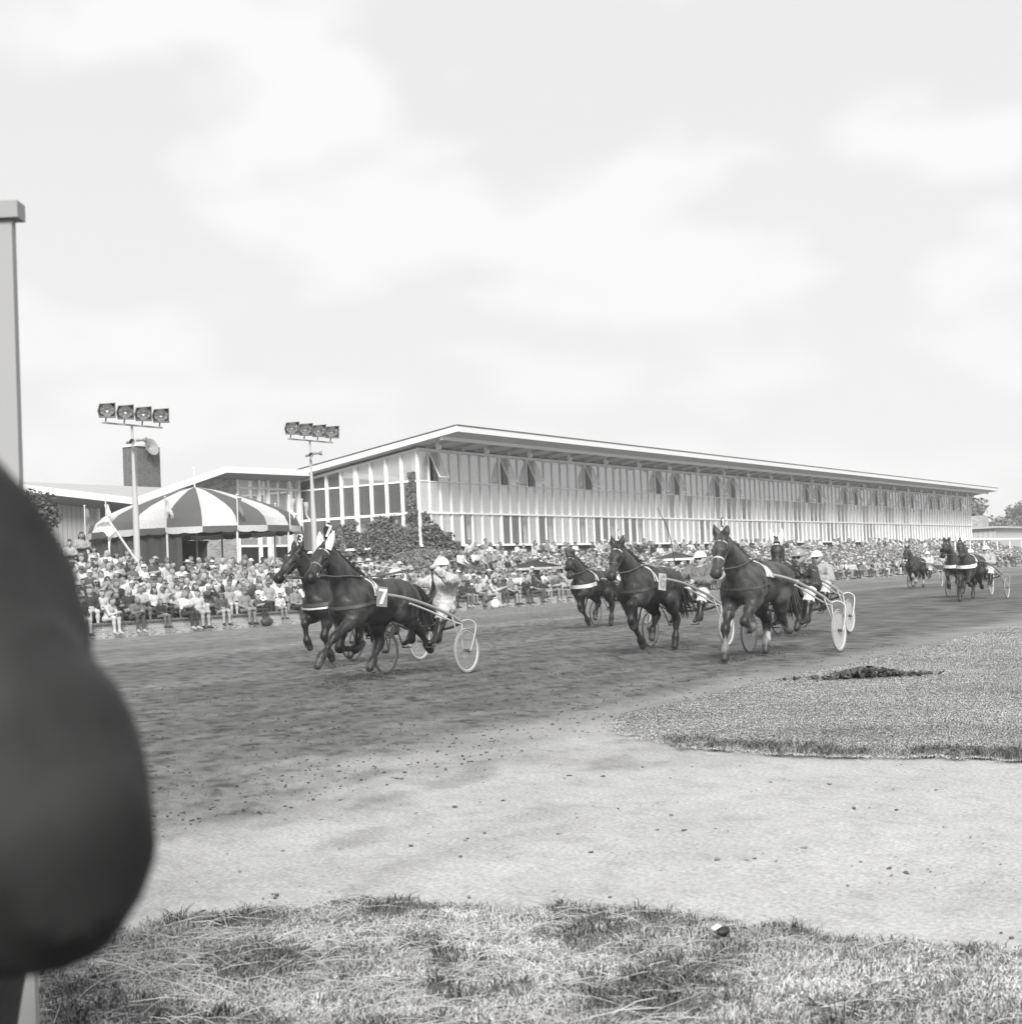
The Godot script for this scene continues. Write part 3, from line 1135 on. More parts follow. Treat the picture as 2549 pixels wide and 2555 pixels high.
# ---------------------------------------------------------------- the striped tent
func build_tent() -> void:
	var g := thing("striped_tent", "round tent with broad dark and white stripes on the raised platform", "tent", stand_frame(48.9, 11.0))
	var prof := [Vector2(0.0, 6.1), Vector2(0.25, 5.86), Vector2(0.5, 5.5), Vector2(0.72, 5.14), Vector2(0.88, 4.8), Vector2(0.96, 4.5), Vector2(1.0, 4.08)]
	var R := 4.75
	var light := m(0.5, 0.9, "cloth", 1.5)
	var dark := m(0.095, 0.9, "cloth", 1.5)
	var nseg := 20
	for s in nseg:
		var b := MB.new()
		var sub := 4
		for q in sub:
			for k in prof.size() - 1:
				var pts := []
				for e in [[k, q], [k, q + 1], [k + 1, q + 1], [k + 1, q]]:
					var u: Vector2 = prof[e[0]]
					var a: float = TAU * (s + float(e[1]) / sub + 0.4) / nseg
					var sag: float = 1.0 - 0.03 * u.x * sin(PI * float(e[1]) / sub)
					pts.append(Vector3(cos(a) * u.x * R * sag, u.y - 0.05 * sin(PI * float(e[1]) / sub) * u.x, sin(a) * u.x * R * sag))
				b.quad(pts[0], pts[1], pts[2], pts[3], Vector3(pts[2].x, 2.0, pts[2].z))
		var seg := put(g, "canopy_panel", b, light if s % 2 == 0 else dark)
		var vb := MB.new()
		for q in 6:
			var a := TAU * (s + q / 6.0 + 0.4) / nseg
			var a2 := TAU * (s + (q + 1) / 6.0 + 0.4) / nseg
			var d := 0.24 + 0.05 * absf(sin(PI * q / 3.0))
			var d2 := 0.24 + 0.05 * absf(sin(PI * (q + 1) / 3.0))
			var rr := R + 0.02
			vb.quad(Vector3(cos(a) * rr, 4.1, sin(a) * rr), Vector3(cos(a2) * rr, 4.1, sin(a2) * rr), Vector3(cos(a2) * rr, 4.1 - d2, sin(a2) * rr), Vector3(cos(a) * rr, 4.1 - d, sin(a) * rr), Vector3(cos(a), 0, sin(a)))
		put(seg, "valance", vb, dark if s % 2 == 0 else light)
	var b2 := MB.new()
	b2.tube([Vector3(0, 1.1, 0), Vector3(0, 6.9, 0)], [0.06, 0.03])
	b2.ball(Vector3(0, 6.93, 0), Vector3(0.06, 0.09, 0.06))
	put(g, "centre_pole", b2, m(0.7, 0.5))
	for k in 10:
		var a := TAU * (k * 2 + 0.4) / nseg
		var d := Vector3(cos(a), 0, sin(a))
		var pb := MB.new()
		pb.tube([d * (R - 0.05) + Vector3(0, 1.1, 0), d * (R - 0.05) + Vector3(0, 4.1, 0)], 0.05)
		pb.tube([d * (R + 0.06) + Vector3(0, 3.9, 0), d * (R + 0.06) + Vector3(0, 5.35, 0)], 0.028)
		pb.ball(d * (R + 0.06) + Vector3(0, 5.38, 0), Vector3.ONE * 0.05)
		var po := put(g, "pole", pb, m(0.55, 0.5))
		var fb := MB.new()
		var p := d * (R + 0.1) + Vector3(0, 5.25, 0)
		var pts := []
		for i in 8:
			pts.append(p + Vector3(0.06 * i * (0.7 + 0.4 * sin(k * 2.0)), -0.2 * i + 0.01 * i * i, 0.05 * sin(i * 1.1 + k)))
		for i in 7:
			var w: float = 0.26 * (1.0 - i / 9.0)
			fb.quad(pts[i], pts[i] + Vector3(w, 0.02, 0.03 * sin(i + k)), pts[i + 1] + Vector3(w * 0.93, 0.02, 0.03 * sin(i + 1 + k)), pts[i + 1], Vector3.BACK)
		put(po, "pennant", fb, m(0.62, 0.9) if k % 3 else m(0.2, 0.9))
	var cb := MB.new()                                   # side cloth hung round the far left part
	for k in 40:
		var a := lerpf(PI * 0.80, PI * 1.36, k / 40.0)
		var a2 := lerpf(PI * 0.80, PI * 1.36, (k + 1) / 40.0)
		var r1 := R - 0.22 + 0.06 * sin(k * 2.2)
		var r2 := R - 0.22 + 0.06 * sin((k + 1) * 2.2)
		cb.quad(Vector3(cos(a) * r1, 1.1, sin(a) * r1), Vector3(cos(a2) * r2, 1.1, sin(a2) * r2), Vector3(cos(a2) * r2, 4.05, sin(a2) * r2), Vector3(cos(a) * r1, 4.05, sin(a) * r1), Vector3(cos(a), 0, sin(a)))
	put(g, "side_cloth", cb, m(0.06, 0.9, "cloth", 1.5))

# ---------------------------------------------------------------- floodlight masts
func build_masts() -> void:
	var body := m(0.16, 0.5)
	for k in 2:
		var t: float = [40.4, 51.1][k]
		var g := thing("floodlight_mast", ["tall thin mast with four floodlights standing before the brick chimney", "tall thin mast with four floodlights before the glazed end of the stand"][k], "floodlight", stand_frame(t, 6.0), "floodlight masts over the terrace")
		var b := MB.new()
		b.tube([Vector3(0, 0.6, 0), Vector3(0, 4.5, 0), Vector3(-0.03, 6.0, 0), Vector3(-0.05, 7.85, 0)], [0.13, 0.12, 0.07, 0.045], 10)
		put(g, "pole", b, m(0.5, 0.6, "fine", 1.0))
		b = MB.new()
		b.box(Vector3(0, 7.88, 0), Vector3(3.1, 0.06, 0.08))
		put(g, "crossbar", b, m(0.35, 0.5))
		for s in 2:
			var sx := -1.0 if s == 0 else 1.0
			b = MB.new()
			var pr := 0.04
			for i in 6:
				var r2 := 0.03 + 0.09 * pow((i + 1) / 6.0, 1.6)
				for q in 12:
					var a := TAU * q / 12
					var a2 := TAU * (q + 1) / 12
					b.quad(Vector3(cos(a) * pr, sin(a) * pr, i * 0.045), Vector3(cos(a2) * pr, sin(a2) * pr, i * 0.045), Vector3(cos(a2) * r2, sin(a2) * r2, i * 0.045 + 0.045), Vector3(cos(a) * r2, sin(a) * r2, i * 0.045 + 0.045), Vector3(cos(a), sin(a), -0.3))
				pr = r2
			b.tube([Vector3(0, 0, 0.02), Vector3(0, 0, -0.14)], 0.06)
			put(g, "horn_speaker", b, m(0.2, 0.5), Transform3D(Basis(Vector3.UP, 0.5 * sx + 0.2), Vector3(0.28 * sx, 7.2 + 0.12 * s, 0.05)))
		for i in 4:
			var lx := -1.38 + 0.93 * i
			var f := put(g, "floodlight", flood_mesh(), body, Transform3D(Basis(Vector3.UP, -0.75) * Basis(Vector3.RIGHT, 0.28), Vector3(lx, 8.38, 0.1)))
			put(f, "lamp_glass", flood_glass(), m(0.62, 0.16, "", 1.0, 0.85), Transform3D())
			var yk := MB.new()
			yk.tube([Vector3(lx, 7.9, 0), Vector3(lx, 8.2, 0.05)], 0.03)
			put(g, "bracket", yk, m(0.3))

func flood_mesh() -> ArrayMesh:
	var b := MB.new()
	var fr := [Vector2(-0.30, -0.27), Vector2(-0.36, 0.0), Vector2(-0.28, 0.27), Vector2(0.31, 0.31), Vector2(0.31, -0.29)]
	for i in 5:
		var p: Vector2 = fr[i]
		var q: Vector2 = fr[(i + 1) % 5]
		var mid := (p + q) / 2
		b.quad(Vector3(p.x, p.y, 0.24), Vector3(q.x, q.y, 0.24), Vector3(q.x * 0.55, q.y * 0.55, -0.22), Vector3(p.x * 0.55, p.y * 0.55, -0.22), Vector3(mid.x, mid.y, -0.1))
		b.quad(Vector3(p.x, p.y, 0.24), Vector3(q.x, q.y, 0.24), Vector3(q.x * 0.9, q.y * 0.9, 0.25), Vector3(p.x * 0.9, p.y * 0.9, 0.25), Vector3.BACK)
		b.quad(Vector3(p.x * 0.9, p.y * 0.9, 0.25), Vector3(q.x * 0.9, q.y * 0.9, 0.25), Vector3(q.x * 0.85, q.y * 0.85, 0.12), Vector3(p.x * 0.85, p.y * 0.85, 0.12), -Vector3(mid.x, mid.y, 0))
	var pts := []
	for p in fr:
		pts.append(Vector3(p.x * 0.55, p.y * 0.55, -0.22))
	b.poly(pts, Vector3.FORWARD)
	return b.mesh()

func flood_glass() -> ArrayMesh:                 # the dished reflector
	var b := MB.new()
	for j in 5:
		for i in 10:
			var pts := []
			for e in [[j, i], [j, i + 1], [j + 1, i + 1], [j + 1, i]]:
				var r: float = e[0] / 5.0
				var a: float = TAU * e[1] / 10.0
				pts.append(Vector3(cos(a) * r * 0.27, sin(a) * r * 0.25, -0.08 + 0.2 * r * r))
			b.quad(pts[0], pts[1], pts[2], pts[3], Vector3(-pts[2].x, -pts[2].y, 0.5))
	return b.mesh()

# ---------------------------------------------------------------- plants
func leaf(b: MB, p: Vector3, out: Vector3, s: float, q: float, r: RandomNumberGenerator) -> void:
	b.tint(q)
	var d := (out + Vector3(r.randf_range(-0.8, 0.8), r.randf_range(-0.5, 0.8), r.randf_range(-0.8, 0.8))).normalized()
	var u := d.cross(Vector3(r.randf_range(-1, 1), 1.3, r.randf_range(-1, 1))).normalized() * s
	var w := d.cross(u).normalized() * s * 0.8
	b.quad(p - u, p - w * 0.6, p + u, p + w, d)

func build_plants() -> void:
	var r := RandomNumberGenerator.new()
	r.seed = 31
	var iv := thing("ivy", "dark ivy climbing over the corner of the glazed stand and the mound below", "ivy", stand_frame(65, 10))
	var b := MB.new()
	for i in 11000:
		var k := r.randf()
		var p: Vector3
		var out := Vector3(-0.5, 0.3, 0.7)
		if k < 0.42:                                        # the mound in front of the corner
			var a := r.randf() * TAU
			var u := sqrt(r.randf())
			p = Vector3(-1.2 + cos(a) * u * 4.8, 0, 1.6 + sin(a) * u * 2.5)
			p.y = 1.2 + 1.7 * sqrt(maxf(0.0, 1.0 - u * u * 0.9)) + 0.35 * nz.get_noise_2d(p.x * 0.6, p.z * 0.6)
			if p.x < -4.5 and p.y < 2.2 and r.randf() < 0.75:
				continue
		elif k < 0.68:                                      # up the gable
			p = Vector3(-0.15 - 0.2 * r.randf(), 0, -6.0 * pow(r.randf(), 1.4))
			p.y = r.randf_range(2.8, 5.25 + 0.3 * nz.get_noise_1d(p.z * 1.3)) - 0.10 * absf(p.z)
			if nz.get_noise_2d(p.z * 0.7 + 5.0, p.y * 0.9) > 0.24:
				continue
			out = Vector3(-1, 0.2, 0)
		elif k < 0.80:                                      # along the corner post
			p = Vector3(-0.12 + 0.2 * r.randf(), r.randf_range(4.5, 7.3), -0.2 - 0.5 * r.randf() * r.randf())
			out = Vector3(-1, 0.2, 0.4)
		else:                                               # onto the front
			p = Vector3(3.4 * pow(r.randf(), 1.4), 0, 0.15 + 0.25 * r.randf())
			p.y = r.randf_range(2.5, 5.1 - 0.45 * p.x)
			if nz.get_noise_2d(p.x * 0.9 + 15.0, p.y * 0.9) > 0.1 and p.y > 3.5:
				continue
			out = Vector3(0, 0.3, 1)
		leaf(b, p, out, r.randf_range(0.07, 0.15), r.randf_range(0.05, 0.17), r)
	put(iv, "leaves", b, leaf_mat())
	var mound := MB.new()
	mound.ball(Vector3(-1.2, 1.0, 1.6), Vector3(4.6, 1.7, 2.4), 28, 12, 0.0, 0.55)
	put(iv, "bank", mound, m(0.20, 0.95, "soil", 0.5))
	var slab := MB.new()
	slab.ball(Vector3(-6.3, 1.1, 2.6), Vector3(2.2, 1.25, 0.8), 20, 10, 0.0, 0.5)
	var sl := thing("concrete_ramp", "rounded pale concrete side of a ramp beside the ivy bank", "ramp", stand_frame(65, 10))
	put(sl, "slab", slab, m(0.34, 0.9, "fine", 0.8))
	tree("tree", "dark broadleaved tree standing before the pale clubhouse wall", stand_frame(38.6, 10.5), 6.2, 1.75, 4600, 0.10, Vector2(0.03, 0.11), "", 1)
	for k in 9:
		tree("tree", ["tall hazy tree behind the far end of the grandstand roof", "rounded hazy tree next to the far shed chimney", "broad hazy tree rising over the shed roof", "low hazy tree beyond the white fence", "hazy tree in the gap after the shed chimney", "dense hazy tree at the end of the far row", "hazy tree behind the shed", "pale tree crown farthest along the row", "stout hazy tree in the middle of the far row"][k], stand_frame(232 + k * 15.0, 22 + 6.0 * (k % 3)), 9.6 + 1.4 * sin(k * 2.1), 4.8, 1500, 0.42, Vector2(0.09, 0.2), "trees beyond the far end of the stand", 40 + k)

func leaf_mat() -> StandardMaterial3D:
	var s := vm(0.6)
	s.backlight_enabled = true
	s.backlight = grey(0.12)
	return s

func tree(called: String, label: String, xf: Transform3D, h: float, rad: float, leaves: int, size: float, tone: Vector2, group: String, sd: int) -> void:
	var r := RandomNumberGenerator.new()
	r.seed = sd
	var g := thing(called, label, "tree", xf, group)
	var tb := MB.new()
	tb.tube([Vector3(0, 0, 0), Vector3(0.05, h * 0.3, 0), Vector3(0.0, h * 0.6, 0.1), Vector3(0.1, h * 0.85, 0)], [h * 0.03, h * 0.024, h * 0.016, h * 0.006], 8)
	var cents := []
	for k in 16:
		var a := r.randf() * TAU
		var e := r.randf_range(0.38, 0.98)
		var rr := rad * (0.35 + 0.5 * r.randf()) * sin(PI * clampf(e * 0.95, 0.2, 0.9))
		var c := Vector3(cos(a) * rr, h * e, sin(a) * rr)
		cents.append(c)
		tb.tube([Vector3(0, h * minf(e, 0.8) * 0.75, 0), c * Vector3(0.5, 0.93, 0.5), c], [h * 0.012, h * 0.008, h * 0.003], 5)
	put(g, "trunk", tb, m(0.07, 0.95, "soil", 1.0))
	var b := MB.new()
	for i in leaves:
		var c: Vector3 = cents[i % 16]
		var d := Vector3(r.randfn(), r.randfn(), r.randfn()).normalized()
		var s := rad * 0.40 * pow(r.randf(), 0.4)
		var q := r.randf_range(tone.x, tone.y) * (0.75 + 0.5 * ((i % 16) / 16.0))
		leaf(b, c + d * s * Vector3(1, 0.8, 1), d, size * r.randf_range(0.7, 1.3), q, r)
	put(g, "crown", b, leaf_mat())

# ---------------------------------------------------------------- spectators
func seated(kind: int) -> Dictionary:
	var j := {"hip": Vector3(0, 0.11, 0), "neck": Vector3(0, 0.61, -0.03), "head": Vector3(0, 0.78, 0.01), "shl": Vector3(-0.19, 0.55, -0.03), "shr": Vector3(0.19, 0.55, -0.03),
		"ell": Vector3(-0.25, 0.29, 0.03), "elr": Vector3(0.25, 0.29, 0.03), "wrl": Vector3(-0.09, 0.21, 0.26), "wrr": Vector3(0.09, 0.21, 0.26),
		"knl": Vector3(-0.12, 0.13, 0.42), "knr": Vector3(0.12, 0.13, 0.42), "anl": Vector3(-0.11, -0.35, 0.42), "anr": Vector3(0.12, -0.35, 0.43), "tol": Vector3(-0.13, -0.4, 0.6), "tor": Vector3(0.15, -0.4, 0.6)}
	match kind:
		1:
			j.merge({"neck": Vector3(0, 0.54, 0.17), "head": Vector3(0, 0.69, 0.26), "shl": Vector3(-0.19, 0.49, 0.14), "shr": Vector3(0.19, 0.49, 0.14), "ell": Vector3(-0.2, 0.25, 0.3), "elr": Vector3(0.2, 0.25, 0.3), "wrl": Vector3(-0.04, 0.3, 0.48), "wrr": Vector3(0.05, 0.29, 0.48)}, true)
		2:
			j.merge({"wrl": Vector3(0.1, 0.38, 0.17), "wrr": Vector3(-0.1, 0.34, 0.19), "ell": Vector3(-0.26, 0.31, 0.08), "elr": Vector3(0.26, 0.31, 0.08), "face": Vector3(-0.35, 0, 1), "sleeve": 0}, true)
		3:
			j.merge({"elr": Vector3(0.33, 0.62, 0.14), "wrr": Vector3(0.1, 0.84, 0.15), "hdr": Vector3(-1, 0.1, 0), "face": Vector3(-0.5, 0, 1)}, true)
		4:
			j.merge({"neck": Vector3(0.05, 0.6, -0.1), "head": Vector3(0.08, 0.77, -0.08), "face": Vector3(0.55, -0.1, 1), "elr": Vector3(0.3, 0.3, -0.2), "wrr": Vector3(0.27, 0.05, -0.22), "knr": Vector3(0.02, 0.2, 0.42), "anr": Vector3(-0.1, -0.16, 0.56), "tor": Vector3(-0.12, -0.14, 0.76), "sleeve": 0}, true)
		5:
			j.merge({"wrl": Vector3(-0.07, 0.72, 0.17), "wrr": Vector3(0.07, 0.72, 0.17), "ell": Vector3(-0.27, 0.52, 0.2), "elr": Vector3(0.27, 0.52, 0.2), "hdl": Vector3(0.3, 1, 0), "hdr": Vector3(-0.3, 1, 0)}, true)
		6:
			j.merge({"sleeve": 0, "bare": true, "shin": 0, "wrl": Vector3(-0.12, 0.17, 0.36), "wrr": Vector3(0.1, 0.17, 0.36), "face": Vector3(-0.2, -0.1, 1)}, true)
	return j

func standing(kind: int) -> Dictionary:
	var j := {"hip": Vector3(0, 0.93, 0), "neck": Vector3(0, 1.46, -0.02), "head": Vector3(0, 1.63, 0.02), "shl": Vector3(-0.2, 1.4, -0.02), "shr": Vector3(0.2, 1.4, -0.02),
		"ell": Vector3(-0.27, 1.12, -0.03), "elr": Vector3(0.27, 1.12, -0.03), "wrl": Vector3(-0.26, 0.88, 0.06), "wrr": Vector3(0.26, 0.88, 0.06),
		"knl": Vector3(-0.11, 0.5, 0.03), "knr": Vector3(0.11, 0.5, 0.03), "anl": Vector3(-0.12, 0.08, -0.02), "anr": Vector3(0.12, 0.08, -0.02), "tol": Vector3(-0.15, 0.04, 0.16), "tor": Vector3(0.15, 0.04, 0.16)}
	match kind:
		1:
			j.merge({"wrl": Vector3(0.1, 1.2, 0.19), "wrr": Vector3(-0.1, 1.17, 0.2), "ell": Vector3(-0.28, 1.14, 0.08), "elr": Vector3(0.28, 1.14, 0.08), "sleeve": 0, "face": Vector3(-0.4, 0, 1)}, true)
		2:
			j.merge({"wrl": Vector3(-0.2, 1.02, 0.32), "wrr": Vector3(0.22, 1.02, 0.32), "ell": Vector3(-0.3, 1.14, 0.06), "elr": Vector3(0.3, 1.14, 0.06), "face": Vector3(0.3, -0.1, 1)}, true)
	return j

func head_piece(kind: int) -> ArrayMesh:               # hair or hat about the middle of the head, looking along z
	var b := MB.new()
	match kind:
		0:
			b.ball(Vector3(0, 0.028, -0.02), Vector3(0.096, 0.108, 0.108), 12, 8, 0.0, 0.58, Basis(Vector3.RIGHT, -0.35))
		1:
			b.ball(Vector3(0, 0.025, -0.022), Vector3(0.102, 0.114, 0.112), 12, 8, 0.0, 0.6, Basis(Vector3.RIGHT, -0.4))
			for k in 9:
				var a := lerpf(PI * 0.95, PI * 2.05, k / 8.0)
				var p := Vector3(cos(a) * 0.09, 0.02, sin(a) * 0.09 - 0.01)
				b.tube([p, p * Vector3(1.15, 1, 1.1) + Vector3(0, -0.12, 0), p * Vector3(1.2, 1, 1.1) + Vector3(0, -0.23, 0)], [0.035, 0.036, 0.014], 6)
		2:
			b.ball(Vector3(0, 0.03, -0.015), Vector3(0.1, 0.1, 0.11), 12, 7, 0.0, 0.5)
			b.tube([Vector3(0, 0.035, 0), Vector3(0, 0.048, 0)], [0.17, 0.165], 16)
			b.tube([Vector3(0, 0.05, 0), Vector3(0, 0.13, 0)], [0.104, 0.09], 14)
		3:
			b.ball(Vector3(0, 0.035, -0.012), Vector3(0.104, 0.1, 0.114), 12, 7, 0.0, 0.52)
			b.box(Vector3(0, 0.045, 0.12), Vector3(0.13, 0.012, 0.09), Basis(Vector3.RIGHT, 0.25))
		4:
			b.ball(Vector3(0, 0.02, -0.02), Vector3(0.108, 0.122, 0.116), 12, 8, 0.0, 0.64, Basis(Vector3.RIGHT, -0.5))
	if kind in [0, 1, 4]:                                  # eyebrows
		for s in [-1.0, 1.0]:
			b.tube([Vector3(0.012 * s, 0.016, 0.092), Vector3(0.052 * s, 0.018, 0.078)], 0.009, 5)
	return b.mesh()

func px(p: Vector3) -> Vector2:                          # where a point lies in the frame, 0..1 across
	var q := ((Basis(Vector3.RIGHT, deg_to_rad(2.5289)) * Basis(Vector3.BACK, -0.045)).inverse()) * (p - Vector3(0, 1.4, 0))
	return Vector2(0.5 + q.x / -q.z * 1.432, 0.5 - q.y / -q.z * 1.4286)

const NUM := ["", "one", "two", "three", "four", "five", "six", "seven", "eight", "nine", "ten", "eleven", "twelve", "thirteen", "fourteen", "fifteen", "sixteen", "seventeen", "eighteen", "nineteen", "twenty"]
func word(k: int) -> String:
	return NUM[k] if k <= 20 else ["", "", "twenty", "thirty", "forty", "fifty", "sixty"][k / 10] + ("-" + NUM[k % 10] if k % 10 else "")
func nth(k: int) -> String:
	var w := word(k)
	for e in [["one", "first"], ["two", "second"], ["three", "third"], ["five", "fifth"], ["eight", "eighth"], ["nine", "ninth"], ["twelve", "twelfth"]]:
		if w.ends_with(e[0]):
			return w.trim_suffix(e[0]) + e[1]
	return w.trim_suffix("y") + "ieth" if w.ends_with("y") else w + "th"

var bodies := []
var pieces := []
var body_head := []
var body_face := []

func make_bodies() -> void:
	for k in 10:
		var j := seated(k) if k < 7 else standing(k - 7)
		bodies.append(class_mesh(sdf(human(j), 0.026, 45.0), 4))
		body_head.append(j.head)
		body_face.append(j.get("face", Vector3(0, 0, 1)))
	for k in 5:
		pieces.append(head_piece(k))

func head_xf(k: int) -> Transform3D:
	return Transform3D(Basis.looking_at(-(body_face[k] as Vector3).normalized(), Vector3.UP), body_head[k])

func outfit(r: RandomNumberGenerator) -> Dictionary:
	var tops := [0.56, 0.48, 0.4, 0.33, 0.26, 0.18, 0.12, 0.06, 0.03, 0.018]
	var w := PackedFloat32Array([2.6, 2.6, 2.4, 2.0, 1.6, 1.4, 1.2, 1.3, 1.3, 1.2])
	var top: float = tops[r.rand_weighted(w)]
	var bottom: float = [0.03, 0.06, 0.11, 0.2, 0.3, 0.42][r.randi() % 6]
	var hp := r.rand_weighted(PackedFloat32Array([5.0, 2.6, 0.9, 1.1, 0.7]))
	var hair: float = [0.02, 0.03, 0.05, 0.09, 0.16, 0.3][r.randi() % 6]
	if hp == 2 or hp == 3:
		hair = [0.55, 0.45, 0.3, 0.08, 0.5][r.randi() % 5]
	return {"skin": [0.17, 0.21, 0.25, 0.28][r.randi() % 4], "top": top, "bottom": bottom, "shoe": [0.02, 0.04, 0.3][r.randi() % 3], "hp": hp, "hair": hair}

func tone_word(v: float) -> String:
	return "white" if v >= 0.47 else ("pale" if v >= 0.3 else ("grey" if v >= 0.15 else ("dark grey" if v >= 0.05 else "black")))

func spectator(k: int, f: Dictionary, xf: Transform3D, label: String) -> void:
	var o := MeshInstance3D.new()
	o.name = "person"
	o.mesh = bodies[k]
	o.transform = xf
	add_child(o, true)
	o.set_surface_override_material(0, m(f.skin, 0.7))
	o.set_surface_override_material(1, m(f.top, 0.9))
	o.set_surface_override_material(2, m(f.bottom, 0.9))
	o.set_surface_override_material(3, m(f.shoe, 0.6))
	tag(o, label, "person", "spectators on the terrace")
	put(o, ["hair", "hair", "hat", "cap", "hair"][f.hp], pieces[f.hp], m(f.hair, 0.8), head_xf(k))
	if f.get("shades", false):
		var b := MB.new()
		b.box(Vector3(0, 0.0, 0.095), Vector3(0.15, 0.04, 0.03))
		put(o, "sunglasses", b, m(0.01, 0.2), head_xf(k))

func build_crowd() -> void:
	make_bodies()
	var r := RandomNumberGenerator.new()
	r.seed = 77
	var spots := []
	for row in 13:
		var t := 22.0 + r.randf()
		while t < 183.0:
			t += r.randf_range(0.5, 0.64) if row else r.randf_range(0.6, 1.25)
			if row >= rows_at(t) or r.randf() < 0.05:
				continue
			if row > 2 and t > 55.0 and t < 66.5:
				continue
			if t > 66.0 and row == 10 and r.randf() < 0.5:
				continue
			var n := 0.45 + 0.8 * row + r.randf_range(-0.09, 0.09) if row else 0.12
			var k := r.rand_weighted(PackedFloat32Array([4, 2.2, 2.2, 0.8, 1.5, 0.35, 1.2]))
			var y := seat_y(t, row)
			var sc := r.randf_range(0.9, 1.06)
			if (row == 10 and t > 60.0) or row == 12 or (row > 7 and r.randf() < 0.25):
				k = 7 + r.randi() % 3
				y -= 0.42
			if row == 0 and r.randf() < 0.2:
				sc = 0.74
			spots.append({"t": t, "row": row, "n": n, "k": k, "y": y, "sc": sc, "yaw": r.randf_range(-0.35, 0.35) - 0.15, "f": outfit(r), "where": "row"})
	for q in 17:                                            # people standing on the platform under the tent
		var t := 43.5 + q * 0.62 + r.randf_range(-0.2, 0.2)
		var f := outfit(r)
		if q > 4:
			f.top = [0.03, 0.06, 0.1, 0.2][q % 4]
		spots.append({"t": t, "row": 0, "n": 6.6 + r.randf_range(0.0, 1.6), "k": 7 + q % 3, "y": 1.1, "sc": r.randf_range(0.94, 1.04), "yaw": r.randf_range(-0.4, 0.4), "f": f, "where": "tent"})
	for q in 9:                                             # a row standing beside the ivy
		spots.append({"t": 61.5 + q * 0.72 + r.randf_range(-0.15, 0.15), "row": 0, "n": 6.2 + r.randf_range(-0.3, 0.3), "k": 7 + q % 3, "y": 1.15, "sc": 1.0, "yaw": r.randf_range(-0.3, 0.3), "f": outfit(r), "where": "ivy"})
	for q in 22:                                            # guests behind the glass
		var gable := q < 9
		spots.append({"t": 66.2 + r.randf_range(0, 1.6) if gable else 68.0 + 4.3 * (q - 9) + r.randf(), "row": 0, "n": 10.9 + 0.8 * q if gable else 10.9, "k": 7 + q % 3, "y": 3.1, "sc": 1.0, "yaw": -0.8 if gable else 0.0, "f": outfit(r), "where": "hall"})
	for s in spots:
		s.p = W(s.t, s.n, s.y)
		s.d = -s.p.z
		s.uv = px(s.p + Vector3(0, 0.6, 0))
	spots.sort_custom(func(a, b): return a.d < b.d)
	var order := {}
	var count := 0
	var rest := []
	for s in spots:
		var vis: bool = s.uv.x > 0.052 and s.uv.x < 1.0 and s.where != "hall"
		if vis and count < 288:
			count += 1
			s.single = true
		else:
			rest.append(s)
	var by_row := {}
	for s in spots:
		if s.has("single"):
			var key: String = s.where + str(s.row)
			if not by_row.has(key):
				by_row[key] = []
			by_row[key].append(s)
	for key in by_row:
		by_row[key].sort_custom(func(a, b): return a.t < b.t)
		var i := 0
		for s in by_row[key]:
			i += 1
			var f: Dictionary = s.f
			f.shades = r.randf() < 0.14
			var w: String = ["short-haired", "long-haired", "hatted", "capped", "bushy-haired"][f.hp]
			if s.sc < 0.8:
				w = "small child,"
			var pose: String = ["sitting", "leaning forward", "with folded arms", "with raised hand", "leaning back", "with both hands raised", "with bare legs", "standing", "standing with folded arms", "standing, hands forward"][s.k]
			var place := "in the %s terrace row, %s from the dark sleeve" % [nth(s.row + 1), nth(i)]
			if s.where == "tent":
				place = "under the striped tent, %s along its rail" % nth(i)
			elif s.where == "ivy":
				place = "beside the ivy bank, %s in line" % nth(i)
			elif s.row == 0:
				place = "on the terrace wall, %s from the dark sleeve" % nth(i)
			var lab: String = "%s person in %s, %s %s" % [w, tone_word(f.top), pose, place]
			if lab.count(" ") > 14:
				lab = "%s person in %s, %s" % [w, tone_word(f.top), place]
			spectator(s.k, f, Transform3D(Basis(DV, Vector3.UP, -NV) * Basis(Vector3.UP, s.yaw) * Basis.from_scale(Vector3.ONE * s.sc), s.p), lab)
	# the rest, too far off to be told apart singly: a few dressed figures repeated
	var mass := Node3D.new()
	mass.name = "crowd"
	add_child(mass)
	mass.set_meta("kind", "stuff")
	tag(mass, "dense far crowd of spectators in light clothes along the long terrace", "crowd")
	var groups := {}
	for s in rest:
		var v: int = s.k * 6 + r.randi() % 6
		if not groups.has(v):
			groups[v] = []
		groups[v].append(s)
	for v in groups:
		var k: int = v / 6
		var f := outfit(r)
		var am: ArrayMesh = ArrayMesh.new()
		var src: ArrayMesh = bodies[k]
		for c in 4:
			am.add_surface_from_arrays(Mesh.PRIMITIVE_TRIANGLES, src.surface_get_arrays(c))
			am.surface_set_material(c, m([f.skin, f.top, f.bottom, f.shoe][c], 0.85))
		var st := SurfaceTool.new()
		st.append_from(pieces[f.hp], 0, head_xf(k))
		st.commit(am)
		am.surface_set_material(4, m(f.hair, 0.8))
		var mm := MultiMesh.new()
		mm.transform_format = MultiMesh.TRANSFORM_3D
		mm.mesh = am
		mm.instance_count = groups[v].size()
		for i in groups[v].size():
			var s: Dictionary = groups[v][i]
			mm.set_instance_transform(i, Transform3D(Basis(DV, Vector3.UP, -NV) * Basis(Vector3.UP, s.yaw) * Basis.from_scale(Vector3.ONE * s.sc), s.p))
		var mi := MultiMeshInstance3D.new()
		mi.name = "crowd_figures"
		mi.multimesh = mm
		mass.add_child(mi, true)

